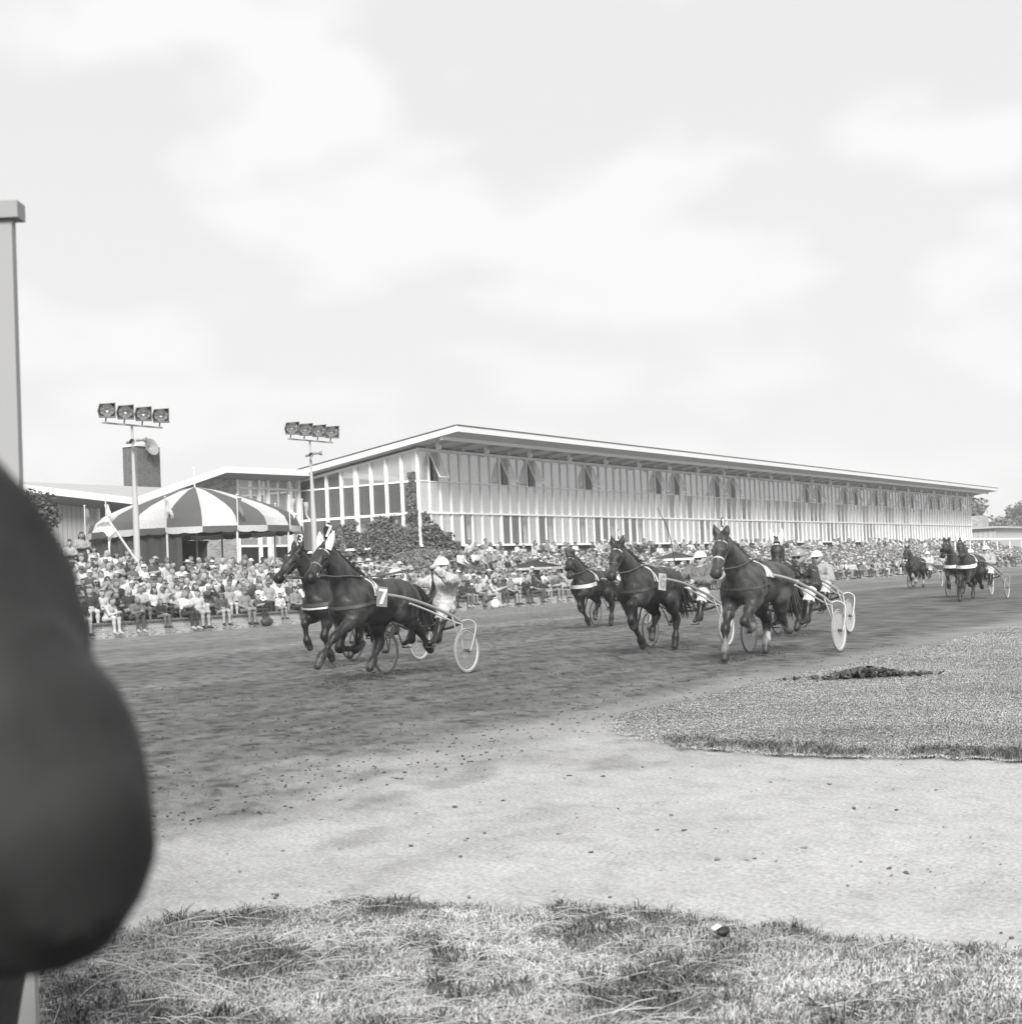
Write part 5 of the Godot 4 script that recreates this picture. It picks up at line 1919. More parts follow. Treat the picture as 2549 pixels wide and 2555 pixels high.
var drv := {}
func make_driver(label: String, t: float, n: float, kind: int, f: Dictionary) -> Node3D:
	var j := driver_joints(kind)
	if not drv.has(kind):
		var hb := human(j)
		var up: Vector3 = (j.neck - j.hip).normalized()
		hb.append([j.hip + up * 0.14 - Vector3(0, 0, 0.05), 0.15, j.hip + up * 0.14 + Vector3(0, 0, 0.05), 0.15, 1])     # a loose jacket, its hem below the belt
		hb.append([j.hip + up * 0.30, 0.155, j.hip + up * 0.02 + Vector3(0.02, 0, 0), 0.15, 1, 0.85])
		hb.append([j.neck - up * 0.16 - Vector3(0, 0, 0.1), 0.115, j.neck - up * 0.16 + Vector3(0, 0, 0.1), 0.115, 1])
		for s in ["l", "r"]:
			hb.append([j["sh" + s], 0.075, j["el" + s], 0.066, 1])
			hb.append([j["el" + s], 0.064, j["wr" + s].lerp(j["el" + s], 0.22), 0.047, 1])
			hb.append([j.hip + Vector3(0.03, 0, -0.1 if s == "l" else 0.1), 0.115, j["kn" + s], 0.078, 2])
			hb.append([j["kn" + s], 0.075, j["kn" + s].lerp(j["an" + s], 0.4), 0.06, 2])
			hb.append([j["kn" + s].lerp(j["an" + s], 0.35), 0.062, j["an" + s], 0.05, 3])
		var d := rumple(sdf(hb, 0.016, 50.0), [1, 2], 0.019, 6.0)
		for s in ["l", "r"]:
			d = join(d, sdf(fist(j["wr" + s], (j["wr" + s] - j["el" + s]), Vector3(0.0, 0.35, 1.0 if s == "l" else -1.0)), 0.0065, 130.0))
		drv[kind] = class_mesh(d, 4)
	var g := MeshInstance3D.new()
	g.name = "person"
	g.mesh = drv[kind]
	g.transform = rig_frame(t, n)
	add_child(g, true)
	tag(g, label, "person", "drivers seated on the sulkies")
	g.set_surface_override_material(0, m(f.get("skin", 0.34), 0.6))
	g.set_surface_override_material(1, m(f.top, f.get("gloss", 0.7), "cloth", 3.0))
	g.set_surface_override_material(2, m(f.bottom, 0.8, "cloth", 3.0))
	g.set_surface_override_material(3, m(f.get("boot", 0.02), 0.35))
	var fc: Vector3 = j.face.normalized()
	var hx := Transform3D(Basis.looking_at(-fc, Vector3.UP), j.head)
	var b := MB.new()
	b.ball(Vector3(0, 0.035, -0.01), Vector3(0.118, 0.118, 0.135), 18, 9, 0.0, 0.5)
	b.ring(Vector3(0, 0.035, -0.01), Vector3.UP, 0.122, 0.008, 24)
	if f.get("peak", true):
		b.box(Vector3(0, 0.04, 0.135), Vector3(0.15, 0.01, 0.06), Basis(Vector3.RIGHT, 0.2))
	put(g, "helmet", b, m(f.get("helmet", 0.66), 0.35), hx)
	b = MB.new()
	for s in [-1.0, 1.0]:
		b.tube([Vector3(0.098 * s, 0.03, -0.01), Vector3(0.092 * s, -0.06, 0.02), Vector3(0.02 * s, -0.125, 0.05)], 0.008, 5)
	put(g, "chin_strap", b, m(0.03), hx)
	if f.get("goggles", 1):
		b = MB.new()
		b.ball(Vector3(-0.034, 0.005, 0.085), Vector3(0.03, 0.022, 0.022), 10, 6)
		b.ball(Vector3(0.034, 0.005, 0.085), Vector3(0.03, 0.022, 0.022), 10, 6)
		put(g, "goggles", b, m(0.01, 0.15), hx)
	b = MB.new()
	b.ball(Vector3(0, -0.005, -0.03), Vector3(0.094, 0.07, 0.092), 12, 6, 0.3, 0.85, Basis(Vector3.RIGHT, -0.5))
	put(g, "hair", b, m(0.03, 0.8), hx)
	b = MB.new()
	b.tube(arc_pts([j.neck + Vector3(0.05, 0.0, -0.055), j.neck + Vector3(-0.05, 0.03, -0.05), j.neck + Vector3(-0.06, 0.03, 0.05), j.neck + Vector3(0.05, 0.0, 0.055), j.neck + Vector3(0.09, -0.04, 0)], 3), 0.018, 6)
	put(g, "collar", b, m(f.get("collar", f.top), 0.8))
	return g

func hands_of(kind: int) -> Array:
	var j := driver_joints(kind)
	return [j.wrl + (j.wrl - j.ell).normalized() * 0.085, j.wrr + (j.wrr - j.elr).normalized() * 0.085]

func build_race() -> void:
	# seven: near the camera, tall plate and white ear hoods
	make_horse({"t": 18.2, "n": -22.85, "cx": 1.22, "P": Vector3(1.1, 1.88, -0.02), "M": Vector3(1.56, 1.47, -0.08), "legs": TROT_A, "white_foot": "LF", "coat": 0.042, "hood": true, "digit": "7", "cloth": 0.2, "cdigit": "7", "hands": hands_of(0), "pad": 0.55, "padw": 0.17, "brow": 0.75, "nose": 0.2, "breast": 0.06, "breastw": 0.045, "sock": 0.025, "cell": 0.02,
		"label": "dark horse with white ear hoods and the number 7 plate, leading on the near side"})
	make_sulky("sulky of horse number 7 with its white-clad driver leaning back", 18.2, -22.85, 0.12, 0.5)
	make_driver("driver in white jacket, trousers and helmet holding the reins high behind horse number 7", 18.2, -22.85, 0, {"top": 0.44, "bottom": 0.46, "gloss": 0.7, "helmet": 0.62})
	# three: just beyond it
	make_horse({"t": 21.25, "n": -19.85, "cx": 1.22, "P": Vector3(1.13, 1.95, 0), "M": Vector3(1.64, 1.50, 0.03), "legs": TROT_B, "coat": 0.03, "digit": "3", "psize": 0.68, "blaze": true, "hands": hands_of(1), "brow": 0.1, "breast": 0.06, "breast2": 0.7, "breastw": 0.06, "pad": 0.1, "cell": 0.021, "hoodless": true,
		"label": "very dark horse with the number 3 plate, half hidden behind horse number 7"})
	make_sulky("sulky of horse number 3, mostly hidden behind horse number 7", 21.25, -19.85, 0.12, 0.45)
	make_driver("driver whose white helmet shows over the back of horse number 7", 21.25, -19.85, 2, {"top": 0.3, "bottom": 0.7})
	# six: middle group
	make_horse({"t": 24.05, "n": -24.5, "cx": 1.47, "P": Vector3(1.1, 1.78, 0), "M": Vector3(1.48, 1.29, -0.04), "legs": TROT_C, "coat": 0.042, "digit": "6", "psize": 0.55, "turn": 0.2, "cloth": 0.4, "cdigit": "6", "cink": 0.25, "hands": hands_of(1), "pad": 0.7, "padw": 0.13, "brow": 0.75, "nose": 0.08, "breast": 0.04, "cell": 0.021, "sock": 0.02,
		"label": "dark horse with the number 6 plate, one foreleg lifted, in the middle group"})
	make_sulky("sulky of horse number 6 with pale curved shafts", 24.05, -24.5, 0.16, 0.55)
	make_driver("driver in grey jacket and white trousers raising a whip behind horse number 6", 24.05, -24.5, 1, {"top": 0.13, "bottom": 0.58, "gloss": 0.6})
	# the one with the thick dark noseband
	make_horse({"t": 34.5, "n": -17.75, "cx": 1.45, "P": Vector3(1.08, 1.82, 0.02), "M": Vector3(1.42, 1.30, -0.12), "legs": TROT_C, "coat": 0.03, "roll": true, "blaze": true, "hands": hands_of(2), "brow": 0.7, "breast": 0.5, "breastw": 0.09, "pad": 0.5, "padw": 0.17, "cell": 0.024,
		"label": "brown horse with a thick black noseband and white breast band behind horse number 6"})
	make_sulky("sulky of the horse with the thick black noseband", 34.5, -17.75, 0.16, 0.5)
	make_driver("driver in pale jacket behind the horse with the thick black noseband", 34.5, -17.75, 2, {"top": 0.5, "bottom": 0.7})
	# the big one at the front of the right-hand group
	make_horse({"t": 22.15, "n": -27.2, "cx": 1.38, "bulk": 1.2, "P": Vector3(1.2, 1.80, 0.02), "M": Vector3(1.54, 1.27, 0.0), "legs": TROT_D, "coat": 0.062, "hair": 0.05, "hands": hands_of(2), "brow": 0.5, "nose": 0.6, "breast": 0.05, "breastw": 0.03, "pad": 0.55, "padw": 0.24, "boots": true, "boot": 0.35, "cell": 0.02, "digit": "1", "psize": 0.52, "leather": 0.03, "sock": 0.16,
		"label": "big chestnut horse with white saddle straps trotting almost straight ahead"})
	make_sulky("sulky of the big chestnut horse with pale covered wheels", 22.15, -27.2, 0.5, 0.62)
	make_driver("driver in black jacket with grey cap and goggles behind the big chestnut horse", 22.15, -27.2, 2, {"top": 0.025, "bottom": 0.6, "helmet": 0.22, "collar": 0.7, "gloss": 0.45})
	# hidden behind it, white blinker hood
	make_horse({"t": 28.0, "n": -25.4, "cx": 1.25, "P": Vector3(1.12, 1.8, -0.25), "M": Vector3(1.3, 1.34, -0.32), "legs": TROT_B, "coat": 0.036, "hood": true, "hands": hands_of(2), "brow": 0.8, "breast": 0.05, "pad": 0.5, "cell": 0.026, "boots": true, "boot": 0.05,
		"label": "brown horse with white ear hoods whose head shows over the big chestnut's back"})
	make_sulky("sulky beside the big chestnut's with white covered wheels", 28.0, -25.4, 0.55, 0.72)
	make_driver("driver in white helmet and dark sunglasses beside the big chestnut's driver", 28.0, -25.4, 2, {"top": 0.3, "bottom": 0.58, "helmet": 0.68})
	# the three trailing far along the rail
	make_horse({"t": 69.5, "n": -15.9, "cx": 1.4, "P": Vector3(1.02, 1.85, 0.05), "M": Vector3(1.42, 1.4, 0.05), "legs": TROT_C, "coat": 0.03, "hands": hands_of(1), "sock": 0.4, "pad": 0.3, "cell": 0.032, "padw": 0.05,
		"label": "black horse on the stand side of the three trailing horses"})
	make_sulky("sulky of the black trailing horse nearest the stand", 69.5, -15.9, 0.0, 0.6)
	make_driver("driver behind the black trailing horse nearest the stand", 69.5, -15.9, 1, {"top": 0.45, "bottom": 0.6})
	make_horse({"t": 52.2, "n": -22.35, "cx": 1.4, "P": Vector3(1.1, 1.88, 0.02), "M": Vector3(1.48, 1.4, 0.1), "legs": TROT_B, "coat": 0.035, "hands": hands_of(2), "breast": 0.8, "breastw": 0.1, "blaze": true, "cell": 0.03, "roll": true,
		"label": "dark horse with white breast band in the middle of the three trailing horses"})
	make_sulky("sulky of the middle trailing horse", 52.2, -22.35, 0.3, 0.6)
	make_driver("driver in white helmet behind the middle trailing horse", 52.2, -22.35, 2, {"top": 0.4, "bottom": 0.6})
	make_horse({"t": 48.2, "n": -23.8, "cx": 1.4, "P": Vector3(1.1, 1.86, 0.0), "M": Vector3(1.36, 1.36, -0.08), "legs": TROT_D, "coat": 0.042, "hood": true, "hands": hands_of(1), "breast": 0.8, "breastw": 0.1, "pad": 0.8, "padw": 0.2, "cell": 0.03,
		"label": "brown horse with white ears and white breast band in the trailing three"})
	make_sulky("sulky of the white-eared trailing horse", 48.2, -23.8, 0.1, 0.35)
	make_driver("driver in white helmet behind the white-eared trailing horse", 48.2, -23.8, 1, {"top": 0.35, "bottom": 0.75})
	# whips
	var wh := MB.new()
	var h6: Vector3 = hands_of(1)[1]
	wh.tube(arc_pts([h6 + Vector3(-0.04, -0.08, 0), h6 + Vector3(0.0, 0.2, 0.02), h6 + Vector3(0.1, 0.7, 0.06), h6 + Vector3(0.38, 1.12, 0.12)], 4), [0.012, 0.011, 0.011, 0.01, 0.01, 0.009, 0.009, 0.008, 0.008, 0.007, 0.007, 0.006, 0.006], 6)
	var whip := put(self, "whip", wh, m(0.04, 0.6), rig_frame(24.05, -24.5))
	tag(whip, "thin dark bent whip held upright by the driver of horse number 6", "whip")
	wh = MB.new()
	var h7: Vector3 = hands_of(0)[1]
	wh.tube([h7 + Vector3(-0.05, -0.02, 0), h7 + Vector3(1.05, 0.13, 0.3)], [0.011, 0.005], 6)
	whip = put(self, "whip", wh, m(0.5, 0.6), rig_frame(18.2, -22.85))
	tag(whip, "straight pale whip pointing forward from the driver of horse number 7", "whip")
	# spare rein ends hanging from the high hand of number seven's driver
	wh = MB.new()
	var hl: Vector3 = hands_of(0)[0]
	for k in 4:
		wh.tube(arc_pts([hl + Vector3(0.0, 0.0, 0.01 * k), hl + Vector3(-0.02 - 0.03 * k, -0.2, 0.02 * k), hl + Vector3(-0.08 - 0.02 * k, -0.42 - 0.03 * k, 0.05 * k), hl + Vector3(0.05 - 0.12 * k, -0.56 - 0.02 * k, 0.05 + 0.05 * k)], 5), 0.012, 6)
	whip = put(self, "rein_ends", wh, m(0.03, 0.5), rig_frame(18.2, -22.85))
	tag(whip, "dark loops of spare rein hanging from the white driver's raised hand", "reins")

# ---------------------------------------------------------------- the near end: bystanders, post, grass
func build_foreground() -> void:
	var post := thing("finish_post", "pale painted post with a flat cap standing behind the dark sleeve", "post", Transform3D(Basis(), Vector3(-1.432, 0, -3.615)))
	var b := MB.new()
	b.box(Vector3(0, 1.172, 0), Vector3(0.45, 2.344, 0.03))
	put(post, "shaft", b, m(0.28, 0.7))
	b = MB.new()
	b.box(Vector3(0, 2.366, 0), Vector3(0.49, 0.042, 0.06))
	put(post, "cap", b, m(0.26, 0.7))
	# the photographer's neighbour: only a bent elbow reaches into the frame
	var j := {"hip": Vector3(-0.62, 0.98, -0.88), "neck": Vector3(-0.58, 1.53, -0.9), "head": Vector3(-0.6, 1.72, -0.96), "face": Vector3(-0.2, -0.1, -1), "shl": Vector3(-0.80, 1.49, -1.0), "shr": Vector3(-0.352, 1.438, -0.82),
		"ell": Vector3(-0.9, 1.22, -1.12), "wrl": Vector3(-0.66, 1.42, -1.25), "elr": Vector3(-0.254, 1.270, -0.75), "wrr": Vector3(-0.5, 1.31, -0.98),
		"knl": Vector3(-0.74, 0.5, -0.98), "knr": Vector3(-0.55, 0.5, -0.84), "anl": Vector3(-0.75, 0.08, -0.95), "anr": Vector3(-0.55, 0.08, -0.8), "tol": Vector3(-0.78, 0.04, -1.14), "tor": Vector3(-0.58, 0.04, -1.0)}
	var bones := human(j)
	bones = bones.filter(func(q): return not (q[0] == j.shr and q[2] == j.elr))
	var s: Vector3 = j.shr
	var e: Vector3 = j.elr
	# the wide leather sleeve with its folds
	var across := Vector3(0.82, 0.573, 0.0)
	bones.append([s, 0.04, e, 0.036, 1])
	var down := (e - s).normalized()
	var front := down.cross(across).normalized()
	for q in [[0.0, 0.030, 0.038, 0.35], [0.22, 0.032, 0.039, 0.25], [0.48, 0.031, 0.037, -0.2], [0.72, 0.030, 0.037, 0.15]]:   # rolls of leather round the arm, with deep creases between
		var c: Vector3 = s.lerp(e, q[0])
		for i in 9:
			var pts := []
			for an in [TAU * i / 9.0, TAU * (i + 1) / 9.0]:
				pts.append(c + (across * cos(an) + front * sin(an)) * q[1] + down * q[1] * q[3] * cos(an))
			bones.append([pts[0], q[2], pts[1], q[2], 1])
	bones.append([e + Vector3(0.0, 0.005, 0), 0.062, e.lerp(j.wrr, 0.45), 0.062, 1])
	bones.append([e.lerp(j.wrr, 0.4), 0.062, j.wrr, 0.05, 1])
	var man := MeshInstance3D.new()
	man.name = "person"
	man.mesh = class_mesh(rumple(sdf(bones, 0.011, 110.0), [1], 0.009, 7.0), 4)
	add_child(man, true)
	tag(man, "blurred dark leather sleeve and bent elbow of a bystander at the camera's side", "person")
	var lea := StandardMaterial3D.new()
	lea.metallic_specular = 0.35
	lea.albedo_color = grey(0.019)
	lea.roughness = 0.7
	man.set_surface_override_material(0, m(0.36))
	man.set_surface_override_material(1, lea)
	man.set_surface_override_material(2, m(0.04))
	man.set_surface_override_material(3, m(0.03))
	put(man, "hair", head_piece(0), m(0.03), Transform3D(Basis.looking_at(Vector3(0.2, 0.1, 1), Vector3.UP), j.head))
	var st := standing(0)
	var second := MeshInstance3D.new()
	second.name = "person"
	for key in ["knr", "knl"]:
		st[key] = st[key] + Vector3(0, 0, 0.05)
	st.merge({"face": Vector3(0, 0, 1), "wrl": Vector3(-0.2, 1.16, 0.16), "wrr": Vector3(0.16, 1.2, 0.16)}, true)
	var sb := human(st)
	sb.append([Vector3(-0.09, 0.95, -0.02), 0.135, Vector3(-0.1, 0.62, 0.03), 0.11, 2])
	sb.append([Vector3(0.09, 0.95, -0.02), 0.135, Vector3(0.1, 0.62, 0.03), 0.11, 2])
	sb.append([Vector3(0, 1.02, 0), 0.155, Vector3(0, 1.2, 0), 0.15, 1])
	second.mesh = class_mesh(sdf(sb, 0.02, 50.0), 4)
	second.transform = Transform3D(Basis(Vector3.UP, -1.9), Vector3(-0.985, -0.06, -2.3))
	add_child(second, true)
	tag(second, "second bystander in dark trousers beside the pale post, mostly hidden by the sleeve", "person")
	second.set_surface_override_material(0, m(0.36))
	second.set_surface_override_material(1, m(0.03, 0.8, "cloth", 3.0))
	second.set_surface_override_material(2, m(0.022, 0.8, "cloth", 3.0))
	second.set_surface_override_material(3, m(0.02))
	put(second, "hair", head_piece(0), m(0.03), Transform3D(Basis(), st.head))
	grass()

func tuft_mesh(sd: int, blades: int, h: float, spread: float, width: float, lean: float) -> ArrayMesh:
	var r := RandomNumberGenerator.new()
	r.seed = sd
	var b := MB.new()
	for k in blades:
		var a := r.randf() * TAU
		var base := Vector3(cos(a), 0, sin(a)) * spread * sqrt(r.randf())
		var dir := Vector3(r.randf_range(-1, 1), 0, r.randf_range(-1, 1)) * lean
		var hh := h * r.randf_range(0.5, 1.0)
		var w := Vector3(-sin(a), 0, cos(a)) * width * r.randf_range(0.7, 1.2)
		var q := r.randf_range(0.7, 1.25)
		b.tint(q)
		var p1 := base + Vector3(0, hh * 0.55, 0) + dir * hh * 0.3
		var p2 := base + Vector3(0, hh * (1.0 - lean * 0.35), 0) + dir * hh * 1.0
		var nrm := (Vector3.UP + dir * 0.4 + Vector3(cos(a), 0, sin(a)) * 0.5).normalized()
		var i := b.vert(base - w, nrm)
		b.vert(base + w, nrm)
		b.vert(p1 + w * 0.75, nrm)
		b.vert(p1 - w * 0.75, nrm)
		b.vert(p2, nrm)
		b.ix.append_array([i, i + 1, i + 2, i, i + 2, i + 3, i + 3, i + 2, i + 4])
	return b.mesh()

func scatter(parent: Node3D, called: String, mesh: Mesh, places: Array, mat: Material) -> void:
	var mm := MultiMesh.new()
	mm.transform_format = MultiMesh.TRANSFORM_3D
	mm.use_colors = true
	mm.mesh = mesh
	mm.instance_count = places.size()
	for i in places.size():
		mm.set_instance_transform(i, places[i][0])
		var q: float = places[i][1]
		mm.set_instance_color(i, Color(q, q, q))
	var o := MultiMeshInstance3D.new()
	o.name = called
	o.multimesh = mm
	o.material_override = mat
	parent.add_child(o, true)

func grass() -> void:
	var r := RandomNumberGenerator.new()
	r.seed = 9
	var g := Node3D.new()
	g.name = "grass"
	add_child(g)
	g.set_meta("kind", "stuff")
	tag(g, "dry mown grass with darker tufts and straw beside the sand path", "grass")
	var mat := vm(0.8)
	mat.backlight_enabled = true
	mat.backlight = grey(0.15)
	var low := [[], [], []]
	var tall := [[], []]
	var straw := [[], []]
	var tries := 0
	var made := 0
	while made < 26000 and tries < 160000:                 # close to the camera
		tries += 1
		var x := r.randf_range(-2.7, 2.7)
		var z := -r.randf_range(2.6, 7.2)
		var p := Vector3(x, 0, z) - O
		var t := p.dot(DV)
		var n := p.dot(NV)
		if t > 8.0:
			continue
		var gi := grass_in(t, n)
		var clump := nz.get_noise_2d(x * 1.3 + 3.0, z * 1.9)
		if gi < 0.02 - 0.16 * maxf(0.0, clump) - 0.1 * r.randf() * r.randf():
			continue
		if clump < -0.22 and r.randf() < 0.45:
			continue
		made += 1
		var xf := Transform3D(Basis(Vector3.UP, r.randf() * TAU) * Basis.from_scale(Vector3.ONE * r.randf_range(0.6, 1.2)), Vector3(x, 0.005, z))
		var dry := clampf(0.5 + 0.9 * nz.get_noise_2d(x * 0.8 + 20.0, z * 0.8) + 0.10 * x + r.randf_range(-0.25, 0.25), 0.0, 1.0)
		low[made % 3].append([xf, lerpf(0.42, 0.82, dry)])
		if clump > 0.06 and r.randf() < 0.10 * clump * 4.0 * clampf(0.75 - x * 0.35, 0.15, 1.2):
			tall[made % 2].append([Transform3D(Basis(Vector3.UP, r.randf() * TAU) * Basis.from_scale(Vector3.ONE * r.randf_range(0.6, 1.15)), Vector3(x, 0, z)), r.randf_range(0.08, 0.17)])
		if r.randf() < 0.05 * clampf(0.9 - x * 0.5, 0.2, 1.5):
			straw[made % 2].append([Transform3D(Basis(Vector3.UP, r.randf() * TAU) * Basis(Vector3.RIGHT, r.randf_range(-0.12, 0.12)) * Basis.from_scale(Vector3.ONE * r.randf_range(0.5, 1.4)), Vector3(x, r.randf_range(0.02, 0.06), z)), r.randf_range(0.36, 0.62)])
	for k in 3:
		scatter(g, "short_grass", tuft_mesh(100 + k, 24, 0.055, 0.05, 0.0018, 1.0), low[k], mat)
	for k in 2:
		scatter(g, "tall_grass", tuft_mesh(200 + k, 40, 0.12, 0.06, 0.0021, 0.8), tall[k], mat)
		scatter(g, "straw", straw_mesh(300 + k), straw[k], mat)
	var far := [[], []]
	var edge := []
	tries = 0
	made = 0
	while made < 52000 and tries < 420000:                # the mown corner across the path
		tries += 1
		var z := -(9.2 + 26.0 * pow(r.randf(), 1.9))
		var x := r.randf_range(-0.06, 0.42) * -z
		var p := Vector3(x, 0, z) - O
		var t := p.dot(DV)
		var n := p.dot(NV)
		if t < 8.5:
			continue
		var gi := grass_in(t, n)
		if gi < 0.0 - 0.12 * r.randf() * r.randf():
			continue
		made += 1
		var s := r.randf_range(0.7, 1.2) * (1.0 + 0.03 * (-z - 9.0))
		var xf := Transform3D(Basis(Vector3.UP, r.randf() * TAU) * Basis.from_scale(Vector3(s, s * 0.8, s)), Vector3(x, 0.02, z))
		var q := 0.56 + 0.16 * nz.get_noise_2d(x * 0.45, z * 0.45) + 0.08 * nz.get_noise_2d(x * 1.9, z * 1.9) + r.randf_range(-0.05, 0.05)
		far[made % 2].append([xf, maxf(q, 0.08)])
		if t < 11.0 and gi < 0.34 and r.randf() < 0.12 + 0.75 * nz.get_noise_2d(x * 1.7, z * 3.0):
			edge.append([Transform3D(Basis(Vector3.UP, r.randf() * TAU) * Basis.from_scale(Vector3.ONE * r.randf_range(0.35, 0.8)), Vector3(x, 0.01, z)), r.randf_range(0.09, 0.3)])
	for k in 2:
		scatter(g, "mown_grass", tuft_mesh(400 + k, 12, 0.022, 0.08, 0.0026, 1.6), far[k], mat)
	scatter(g, "edge_grass", tuft_mesh(500, 22, 0.15, 0.06, 0.004, 0.9), edge, mat)

func straw_mesh(sd: int) -> ArrayMesh:
	var r := RandomNumberGenerator.new()
	r.seed = sd
	var b := MB.new()
	for k in 3:
		var a := r.randf() * TAU
		var d := Vector3(cos(a), r.randf_range(-0.05, 0.2), sin(a)) * r.randf_range(0.05, 0.12)
		var c := Vector3(r.randf_range(-0.05, 0.05), 0, r.randf_range(-0.05, 0.05))
		b.tint(r.randf_range(0.8, 1.15))
		b.tube([c - d, c + Vector3(0, 0.012, 0.01), c + d], [0.0012, 0.0012, 0.0007], 4)
	return b.mesh()

# ---------------------------------------------------------------- small things
func build_small_things() -> void:
	var r := RandomNumberGenerator.new()
	r.seed = 44
	var heap := Node3D.new()
	var b := MB.new()
	for k in 420:                                           # lumps and shreds of dug turf
		var u := r.randfn()
		var p := Vector3(u * 0.34, 0.01 + 0.10 * exp(-u * u) * r.randf(), r.randfn() * 0.11)
		if k % 3 == 0:
			leaf(b, p + Vector3(0, 0.015, 0), Vector3.UP, r.randf_range(0.015, 0.05), r.randf_range(0.06, 0.34), r)
			continue
		b.tint(r.randf_range(0.04, 0.15))
		var at := b.v.size()
		var sz := Vector3(r.randf_range(0.012, 0.05), r.randf_range(0.008, 0.024), r.randf_range(0.012, 0.035))
		b.ball(p, sz, 6, 4, 0.0, 1.0, Basis(Vector3(r.randfn(), r.randfn(), r.randfn()).normalized(), r.randf() * 3.0))
		for i in range(at, b.v.size()):
			b.v[i] = p + (b.v[i] - p) * (1.0 + 0.6 * nz2.get_noise_3dv((b.v[i] - p) * 28.0 + Vector3(k, 0, 0)))
	heap.name = "turf_heap"
	heap.transform = Transform3D(Basis(Vector3.UP, 0.05), Vector3(4.12, 0.03, -17.35))
	add_child(heap)
	tag(heap, "dark low heap of dug turf lying on the mown grass", "heap")
	put(heap, "clods", b, vm(0.95, "soil", 2.0)).set_meta("kind", "stuff")
	var loose := Node3D.new()
	loose.name = "loose_soil"
	add_child(loose)
	loose.set_meta("kind", "stuff")
	tag(loose, "small dark crumbs of soil scattered over the pale sand and the track", "soil")
	for v in 3:
		var cb := MB.new()
		cb.ball(Vector3.ZERO, Vector3(1.0, 0.55, 0.75 + 0.2 * v), 6, 4)
		for i in cb.v.size():
			cb.v[i] *= 1.0 + 0.45 * nz2.get_noise_3dv(cb.v[i] * 2.0 + Vector3(v * 9.0, 0, 0))
		var spots := []
		while spots.size() < 2000:
			var z := -(4.5 + 20.0 * pow(r.randf(), 1.6))
			var x := r.randf_range(-0.42, 0.42) * -z
			var p := Vector3(x, 0, z) - O
			var t := p.dot(DV)
			var n := p.dot(NV)
			if grass_in(t, n) > -0.05 or (n < -29.5 and r.randf() < 0.97 - 0.6 * nz.get_noise_2d(x * 0.7, z * 1.4)):
				continue
			var s := 0.003 + 0.010 * pow(r.randf(), 4.0)
			spots.append([Transform3D(Basis(Vector3.UP, r.randf() * TAU) * Basis.from_scale(Vector3(s * r.randf_range(0.8, 2.2), s, s)), Vector3(x, 0.002, z)), r.randf_range(0.04, 0.10) if n > -29.5 else r.randf_range(0.06, 0.2)])
		scatter(loose, "crumbs", cb.mesh(), spots, vm(0.95))
	var flung := Node3D.new()
	flung.name = "flung_soil"
	add_child(flung)
	flung.set_meta("kind", "stuff")
	tag(flung, "dark soil flung up behind the hooves of the trotting horses", "soil")
	var lump := MB.new()
	lump.ball(Vector3.ZERO, Vector3(1.0, 0.8, 0.9), 5, 4)
	var bits := []
	for hf in [[18.2, -22.85, 2.5, -0.12], [18.2, -22.85, 1.3, 0.12], [21.25, -19.85, 1.7, -0.1], [24.05, -24.5, 1.6, 0.1], [24.05, -24.5, 0.8, -0.12], [34.5, -17.75, 1.55, 0.1], [34.5, -17.75, 0.8, -0.1], [22.15, -27.2, 2.3, 0.15], [22.15, -27.2, 0.85, 0.15], [28.0, -25.4, 1.7, -0.1], [28.0, -25.4, 1.2, -0.1], [48.2, -23.8, 2.3, 0.1], [52.2, -22.35, 1.8, 0.1], [69.5, -15.9, 1.5, 0.1]]:
		for k in 130:
			var u := r.randf()
			var p := rig_frame(hf[0], hf[1]) * Vector3(hf[2] - 0.5 * u + 0.1 * r.randfn(), 0.01 + absf(r.randfn()) * 0.07 * (0.4 + u), hf[3] + 0.12 * r.randfn())
			var s := 0.004 + 0.013 * pow(r.randf(), 3.0)
			bits.append([Transform3D(Basis(Vector3.UP, r.randf() * TAU) * Basis.from_scale(Vector3(s * 1.5, s, s)), p), r.randf_range(0.05, 0.12)])
	scatter(flung, "crumbs", lump.mesh(), bits, vm(0.95))
	var scrap := thing("crumpled_wrapper", "small dark crumpled scrap with white patches lying in the dry grass", "litter", Transform3D(Basis(Vector3.UP, 0.4), Vector3(0.71, 0.055, -5.47)))
	b = MB.new()
	b.ball(Vector3.ZERO, Vector3(0.03, 0.017, 0.022), 12, 8)
	for i in b.v.size():
		b.v[i] *= 1.0 + 0.55 * nz2.get_noise_3dv(b.v[i] * 30.0)
	put(scrap, "paper", b, m(0.02, 0.6))
	b = MB.new()
	b.quad(Vector3(-0.04, 0.012, 0.012), Vector3(-0.012, 0.026, 0.018), Vector3(-0.016, 0.032, -0.006), Vector3(-0.044, 0.02, -0.008), Vector3.UP)
	put(scrap, "white_patch", b, m(0.55))
	# the starter's white flag
	var fl := thing("white_flag", "white flag on a slanting stick held up among the spectators", "flag", stand_frame(36.6, 3.0))
	b = MB.new()
	b.tube([Vector3(0.85, 2.55, 0), Vector3(-0.5, 4.1, 0)], 0.045, 7)
	put(fl, "stick", b, m(0.75, 0.6))
	b = MB.new()
	for i in 8:
		for k in 6:
			var pts := []
			for e in [[i, k], [i + 1, k], [i + 1, k + 1], [i, k + 1]]:
				var s: float = e[0] / 8.0
				var q: float = e[1] / 6.0
				pts.append(Vector3(-0.48 + 0.4 * s - 0.42 * q * (0.75 + 0.25 * cos(s * 5.0)), 4.08 - 0.45 * s - q * 0.25 - 0.35 * q * s, 0.07 * sin(s * 9.0 + q * 4.0)))
			b.quad(pts[0], pts[1], pts[2], pts[3], Vector3.BACK)
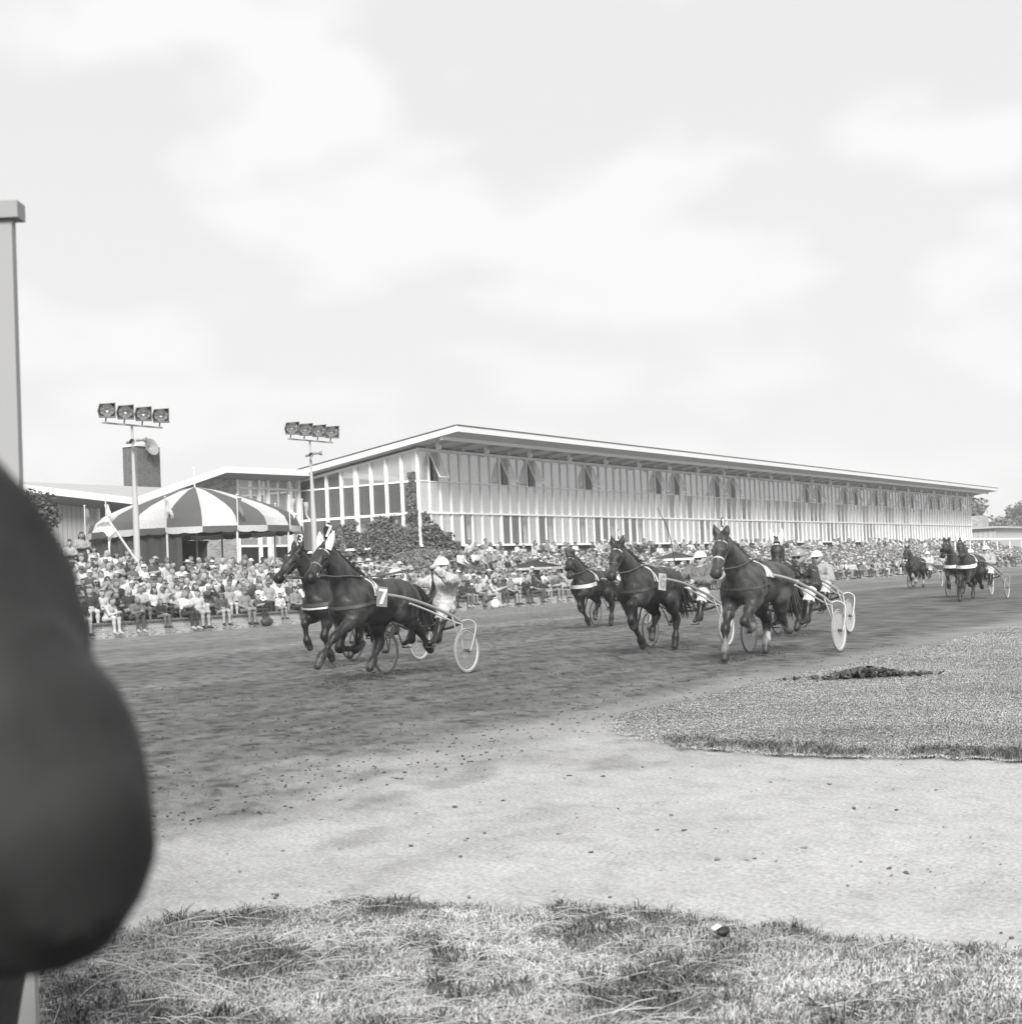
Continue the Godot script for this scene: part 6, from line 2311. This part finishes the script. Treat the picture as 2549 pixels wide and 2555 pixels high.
	put(fl, "cloth", b, m(0.82, 0.9))
	# two parasols over the crowd
	for k in 2:
		var um := thing("parasol", ["flat parasol with a dark underside over the crowd behind the white driver", "pale tilted parasol over the crowd beyond horse number 6"][k], "parasol", stand_frame([66.8, 84.2][k], 4.0), "parasols over the terrace")
		b = MB.new()
		var hh: float = [2.25, 2.5][k]
		for s in 10:
			var a := TAU * s / 10.0
			var a2 := TAU * (s + 1) / 10.0
			b.quad(Vector3(0, hh, 0), Vector3(cos(a) * 1.75, hh - 0.42, sin(a) * 1.5), Vector3(cos(a2) * 1.75, hh - 0.42, sin(a2) * 1.5), Vector3(0, hh, 0), Vector3(0, 1, 0))
			b.quad(Vector3(cos(a) * 1.75, hh - 0.42, sin(a) * 1.5), Vector3(cos(a) * 1.77, hh - 0.55, sin(a) * 1.52), Vector3(cos(a2) * 1.77, hh - 0.55, sin(a2) * 1.52), Vector3(cos(a2) * 1.75, hh - 0.42, sin(a2) * 1.5), Vector3(cos(a), 0, sin(a)))
		put(um, "canopy", b, m([0.4, 0.75][k], 0.9, "cloth", 1.5))
		b = MB.new()
		b.tube([Vector3(0, 0.3, 0), Vector3(0, hh + 0.12, 0)], 0.025)
		put(um, "pole", b, m(0.3))
	var bag := thing("bag", "dark holdall standing on the ground against the terrace wall", "bag", stand_frame(40.55, -0.25))
	b = MB.new()
	b.ball(Vector3(0, 0.17, 0), Vector3(0.3, 0.17, 0.16), 14, 8)
	put(bag, "body", b, m(0.04, 0.6))
	b = MB.new()
	b.tube(arc_pts([Vector3(-0.16, 0.28, 0), Vector3(-0.12, 0.42, 0), Vector3(0.12, 0.42, 0), Vector3(0.16, 0.28, 0)], 4), 0.015)
	put(bag, "handle", b, m(0.03))
	bag = thing("bag", "white rounded bag at the foot of the terrace wall behind the white driver", "bag", stand_frame(55.9, -0.35))
	b = MB.new()
	b.ball(Vector3(0, 0.2, 0), Vector3(0.26, 0.22, 0.2), 14, 8)
	b.tube(arc_pts([Vector3(-0.12, 0.36, 0), Vector3(-0.08, 0.48, 0), Vector3(0.08, 0.48, 0), Vector3(0.12, 0.36, 0)], 4), 0.014)
	put(bag, "body", b, m(0.78, 0.7))
